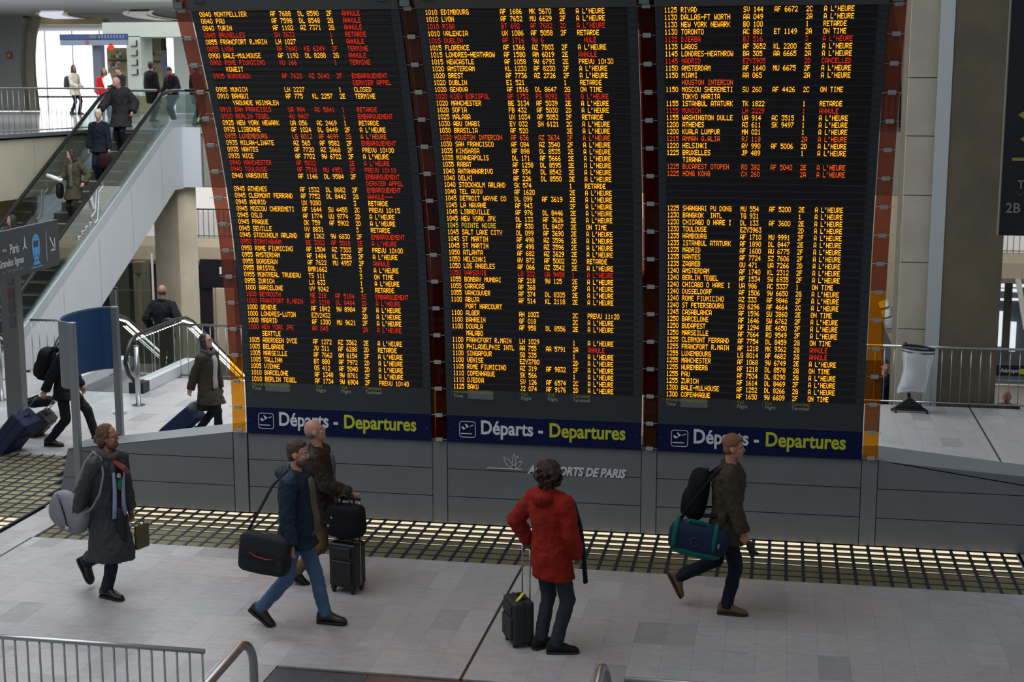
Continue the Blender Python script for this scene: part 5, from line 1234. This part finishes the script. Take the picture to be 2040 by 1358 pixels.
for k in range(4): b.cap((.01+.012*k-.02,0,-.04),(.03+.028*k-.02,0,-.11+.012*k),.011,.009,8)
b.build('palm',mat('glove_black',(20,20,24),.6),o,vox=.007)
# --- mid-ground
f=person((-8.74,21.25,0),-12,.95,'dark-haired woman in khaki parka pulling a blue suitcase behind the left plinth',feet=[(-.27,.07,.13,-30),(.22,-.07,.09,0)],hands=[(.1,.22,.8),(-.22,-.22,.82)],head=(0,14),sk=(186,140,120),
  top=cloth('parka_khaki',(58,50,40)),hem=.62,trousers=cloth('leggings_black',(14,14,16)),skirt=cloth('skirt_black',(14,14,16)),hair='long',hairc=hdk,glasses=True,scarf=cloth('scarf_grey2',(70,70,76)),openf=cloth('top_white',(170,168,166)),shoes=black)
o=suitcase((-9.52,21.42,0),R(0),50,.42,.27,.62,cloth('case_navy',(26,38,68),.3),'blue fabric suitcase tilted on its wheels behind the woman in the parka',None,.42)
o=softbag('jacket_bundle',(-9.12,21.35,.42),(0,R(40),0),(.16,.16,.40),cloth('bundle_grey',(106,108,106),.4),'grey jacket hanging from the handle of the blue suitcase','jacket',.9)
f=person((-10.76,20.48,0),0,1.05,'man in black with backpack walking behind the blue curved sign',feet=[(.42,.08,.12,20),(-.24,-.08,.09,0)],hands=[(.15,.22,.85),(-.22,-.24,.80)],head=(0,-8),lean=8,pz=.86,sk=(170,124,102),top=cloth('coat_black',(15,15,17)),hem=.72,trousers=cloth('trousers_black',(17,18,22)),hair='short',hairc=hdk,shoes=black)
backpack(f,cloth('backpack_black2',(12,12,15)),'black backpack on the man behind the blue curved sign',(.22,.32,.5),1.22,-.28,12)
suitcase((-11.62,20.02,0),R(-6),42,.46,.30,.72,cloth('case_blue_grey',(40,46,72),.3),'large navy suitcase tilted at the left edge by the glass blocks',None,.30)
o=suitcase((-11.72,21.0,0),R(0),48,.36,.24,.50,mat('case_black2',(16,16,18),.5),'small black suitcase pulled by the man behind the blue sign',None,.38)
o=softbag('travel_bag',(-11.44,20.98,.56),(0,R(-8),0),(.42,.22,.16),cloth('bag_black3',(15,15,18)),'black holdall strapped on the small black suitcase','bag',.6)
# man on the descending escalator
f=person((-11.98,26.95,-.2),92,1.03,'balding man in a black suit seen from behind on the descending escalator',hands=[(.1,.3,.95),(.12,-.3,1.08)],sk=(160,116,96),top=cloth('suit_black',(22,26,30)),hem=.75,trousers=cloth('suit_trousers',(20,22,26)),hair='bald',hairc=mat('hair_short_dark',(70,54,48),.8),shoes=black,pad=.035)
o=softbag('shoulder_bag',W(f,(-.16,-.16,1.05)),(0,0,f.yaw),(.1,.26,.26),black,'black bag held behind the man in the black suit','bag',.7)
# ascending escalator riders
zs2=lambda y:zs(y+.3)
f=person((-15.08,29.6,2.52),-100,.93,'woman in an olive coat holding a white roll on the rising escalator',hands=[(.12,.36,1.0),(.36,-.12,1.14)],head=(-40,-12),sk=(192,146,126),top=cloth('coat_olive',(66,62,46)),hem=.62,trousers=cloth('trousers_olive',(40,36,30)),hair='long',hairc=hdk,shoes=black,fine=False,openf=cloth('top_grey',(90,88,80)))
p=W(f,(.42,-.2,1.12)); o=empty('paper_roll',p,f.yaw,'white paper roll held by the woman in the olive coat','paper'); MB().tube([(-.02,-.22,.06),(.0,.16,-.04)],.045,12).build('sheet',mat('paper_white',(228,230,232),.6),o,True); MB().tube([(-.02,-.23,.06),(-.0185,-.222,.0598)],.03,12).build('roll_end',mat('paper_shade',(190,190,190),.6),o)
softbag('handbag',W(f,(.2,-.26,.82)),(0,0,f.yaw),(.2,.12,.34),black,'black handbag hanging on the arm of the woman in the olive coat','bag',.7)
f=person((-15.2,31.15,3.34),-90,.93,'white-haired man in a dark jacket on the rising escalator',head=(12,-10),sk=(190,150,132),top=cloth('jacket_ink',(22,26,36)),hem=.75,trousers=cloth('jeans_ink',(24,30,44)),hair='tidy',hairc=mat('hair_white',(196,188,180),.7),shoes=black,fine=False)
softbag('carrier_bag',(-14.98,30.9,3.85),(0,0,0),(.3,.2,.34),cloth('bag_black_red',(40,16,18)),'black and red carrier bag beside the white-haired man','bag',.6)
f=person((-15.22,32.4,3.98),-95,1.0,'balding man in a big dark coat looking down at the top of the rising escalator',hands=[(.1,.34,.95),(.42,-.30,1.02)],head=(-8,-32),lean=8,sk=(196,148,128),top=cloth('coat_dark',(42,40,44)),hem=.60,trousers=cloth('trousers_dark',(22,22,26)),hair='bald',hairc=hgr,shoes=black,pad=.07,fine=False)
f=person((-15.3,27.3,1.3),-100,.92,'dark-haired woman on the rising escalator just above the direction sign',head=(-35,0),sk=(176,130,112),top=cloth('coat_black4',(18,18,20)),hem=.75,trousers=cloth('trousers_dark',(22,22,26)),hair='long',hairc=hdk,shoes=black,fine=False)
# upper hall
f=person((-26.8,53.0,4.5),-15,1.05,'person in a cream coat with backpack against the bright upper window',feet=[(.12,.08,.09,0),(-.10,-.08,.09,0)],head=(-10,0),sk=(130,90,84),top=cloth('coat_cream',(196,188,170)),hem=.70,trousers=cloth('jeans_ink',(24,30,44)),hair='long',hairc=mat('hair_plum',(40,20,34),.7),shoes=black,fine=False,hands=[(.2,.2,1.0),(.3,-.12,1.0)])
backpack(f,cloth('backpack_slate',(50,54,62)),'slate backpack on the person in the cream coat',(.24,.32,.5),1.15,-.27,0)
g=at(209,180,46); person((g.x,46,4.5),-60,.93,'person in a red coat beside the dark sign support in the upper hall',sk=(150,104,90),top=cloth('coat_bright_red',(180,20,26)),hem=.6,trousers=cloth('trousers_dark',(22,22,26)),hair='long',hairc=hdk,shoes=black,fine=False)
g=at(240,180,45); f=person((g.x,45,4.5),-110,.95,'dark-haired person reading a white sheet in front of the shop display',hands=[(.3,.08,1.15),(.33,-.12,1.2)],head=(0,-25),sk=(190,140,120),top=cloth('jacket_ink',(22,26,36)),hem=.75,trousers=cloth('trousers_dark',(22,22,26)),hair='short',hairc=hdk,shoes=black,fine=False)
p=W(f,(.42,-.16,1.28)); o=empty('paper_sheet',p,f.yaw,'white sheet held by the reader in the upper hall','paper'); MB().obox((0,0,0),(.012,.34,.42),Matrix.Rotation(R(-20),3,'Y')@Matrix.Rotation(R(35),3,'X')).build('sheet',MATS['paper_white'],o)
g=at(302,180,41); person((g.x,41,4.5),60,.98,'person in a long black coat standing at the shop display',sk=(160,116,96),top=cloth('coat_black5',(12,12,14)),hem=.55,trousers=cloth('trousers_dark',(22,22,26)),hair='short',hairc=hdk,shoes=black,fine=False,pad=.06,head=(40,0))
g=at(345,180,40); person((g.x,40,4.5),-110,.90,'man in a dark jacket with a red scarf looking down behind the glass balustrade',head=(0,-35),lean=6,sk=(176,124,102),top=cloth('jacket_plum',(30,28,38)),hem=.75,trousers=cloth('jeans_ink2',(28,32,50)),hair='short',hairc=hdk,shoes=black,fine=False,scarf=cloth('scarf_red',(110,24,36)),hands=[(.3,.25,1.0),(.3,-.25,.95)])
g=at(384,180,38.5); person((g.x+.12,38.5,4.5),-20,.92,'person in black half hidden by the left terracotta glass',sk=(150,110,90),top=cloth('coat_black5',(12,12,14)),hem=.6,trousers=cloth('trousers_dark',(22,22,26)),hair='short',hairc=hdk,shoes=black,fine=False)
# lower right figures
g=at(2006,792,28.0); MB().box(1.2,5.6,27.2,28.8,g.z-1.73,g.z-1.56).build('lower_landing_slab',concrete_grey,lf)
person((g.x,28.0,g.z-1.56),-100,.96,'bald man in a brown coat on the lower level, head just below the right railing',sk=(190,134,112),head=(0,-10),top=cloth('coat_brown2',(84,72,50)),hem=.7,trousers=cloth('trousers_dark',(22,22,26)),hair='bald',hairc=hgr,shoes=black,fine=False,pad=.05)
g=at(1760,790,28.0); person((g.x,28.0,g.z-1.0),-70,.96,'person in dark blue behind the railing, half hidden by the orange glass',sk=(190,140,118),top=cloth('coat_navy3',(22,26,44)),hem=.7,trousers=cloth('trousers_dark',(22,22,26)),hair='short',hairc=hdk,shoes=black,fine=False)
g=at(1799,160,38.4); person((g.x-.05,39.7,4.5),-90,.93,'dark-haired person behind the short upper railing beside the right glass strip',sk=(130,90,74),head=(0,-15),top=cloth('coat_black5',(12,12,14)),hem=.7,trousers=cloth('trousers_dark',(22,22,26)),hair='short',hairc=hdk,shoes=black,fine=False)
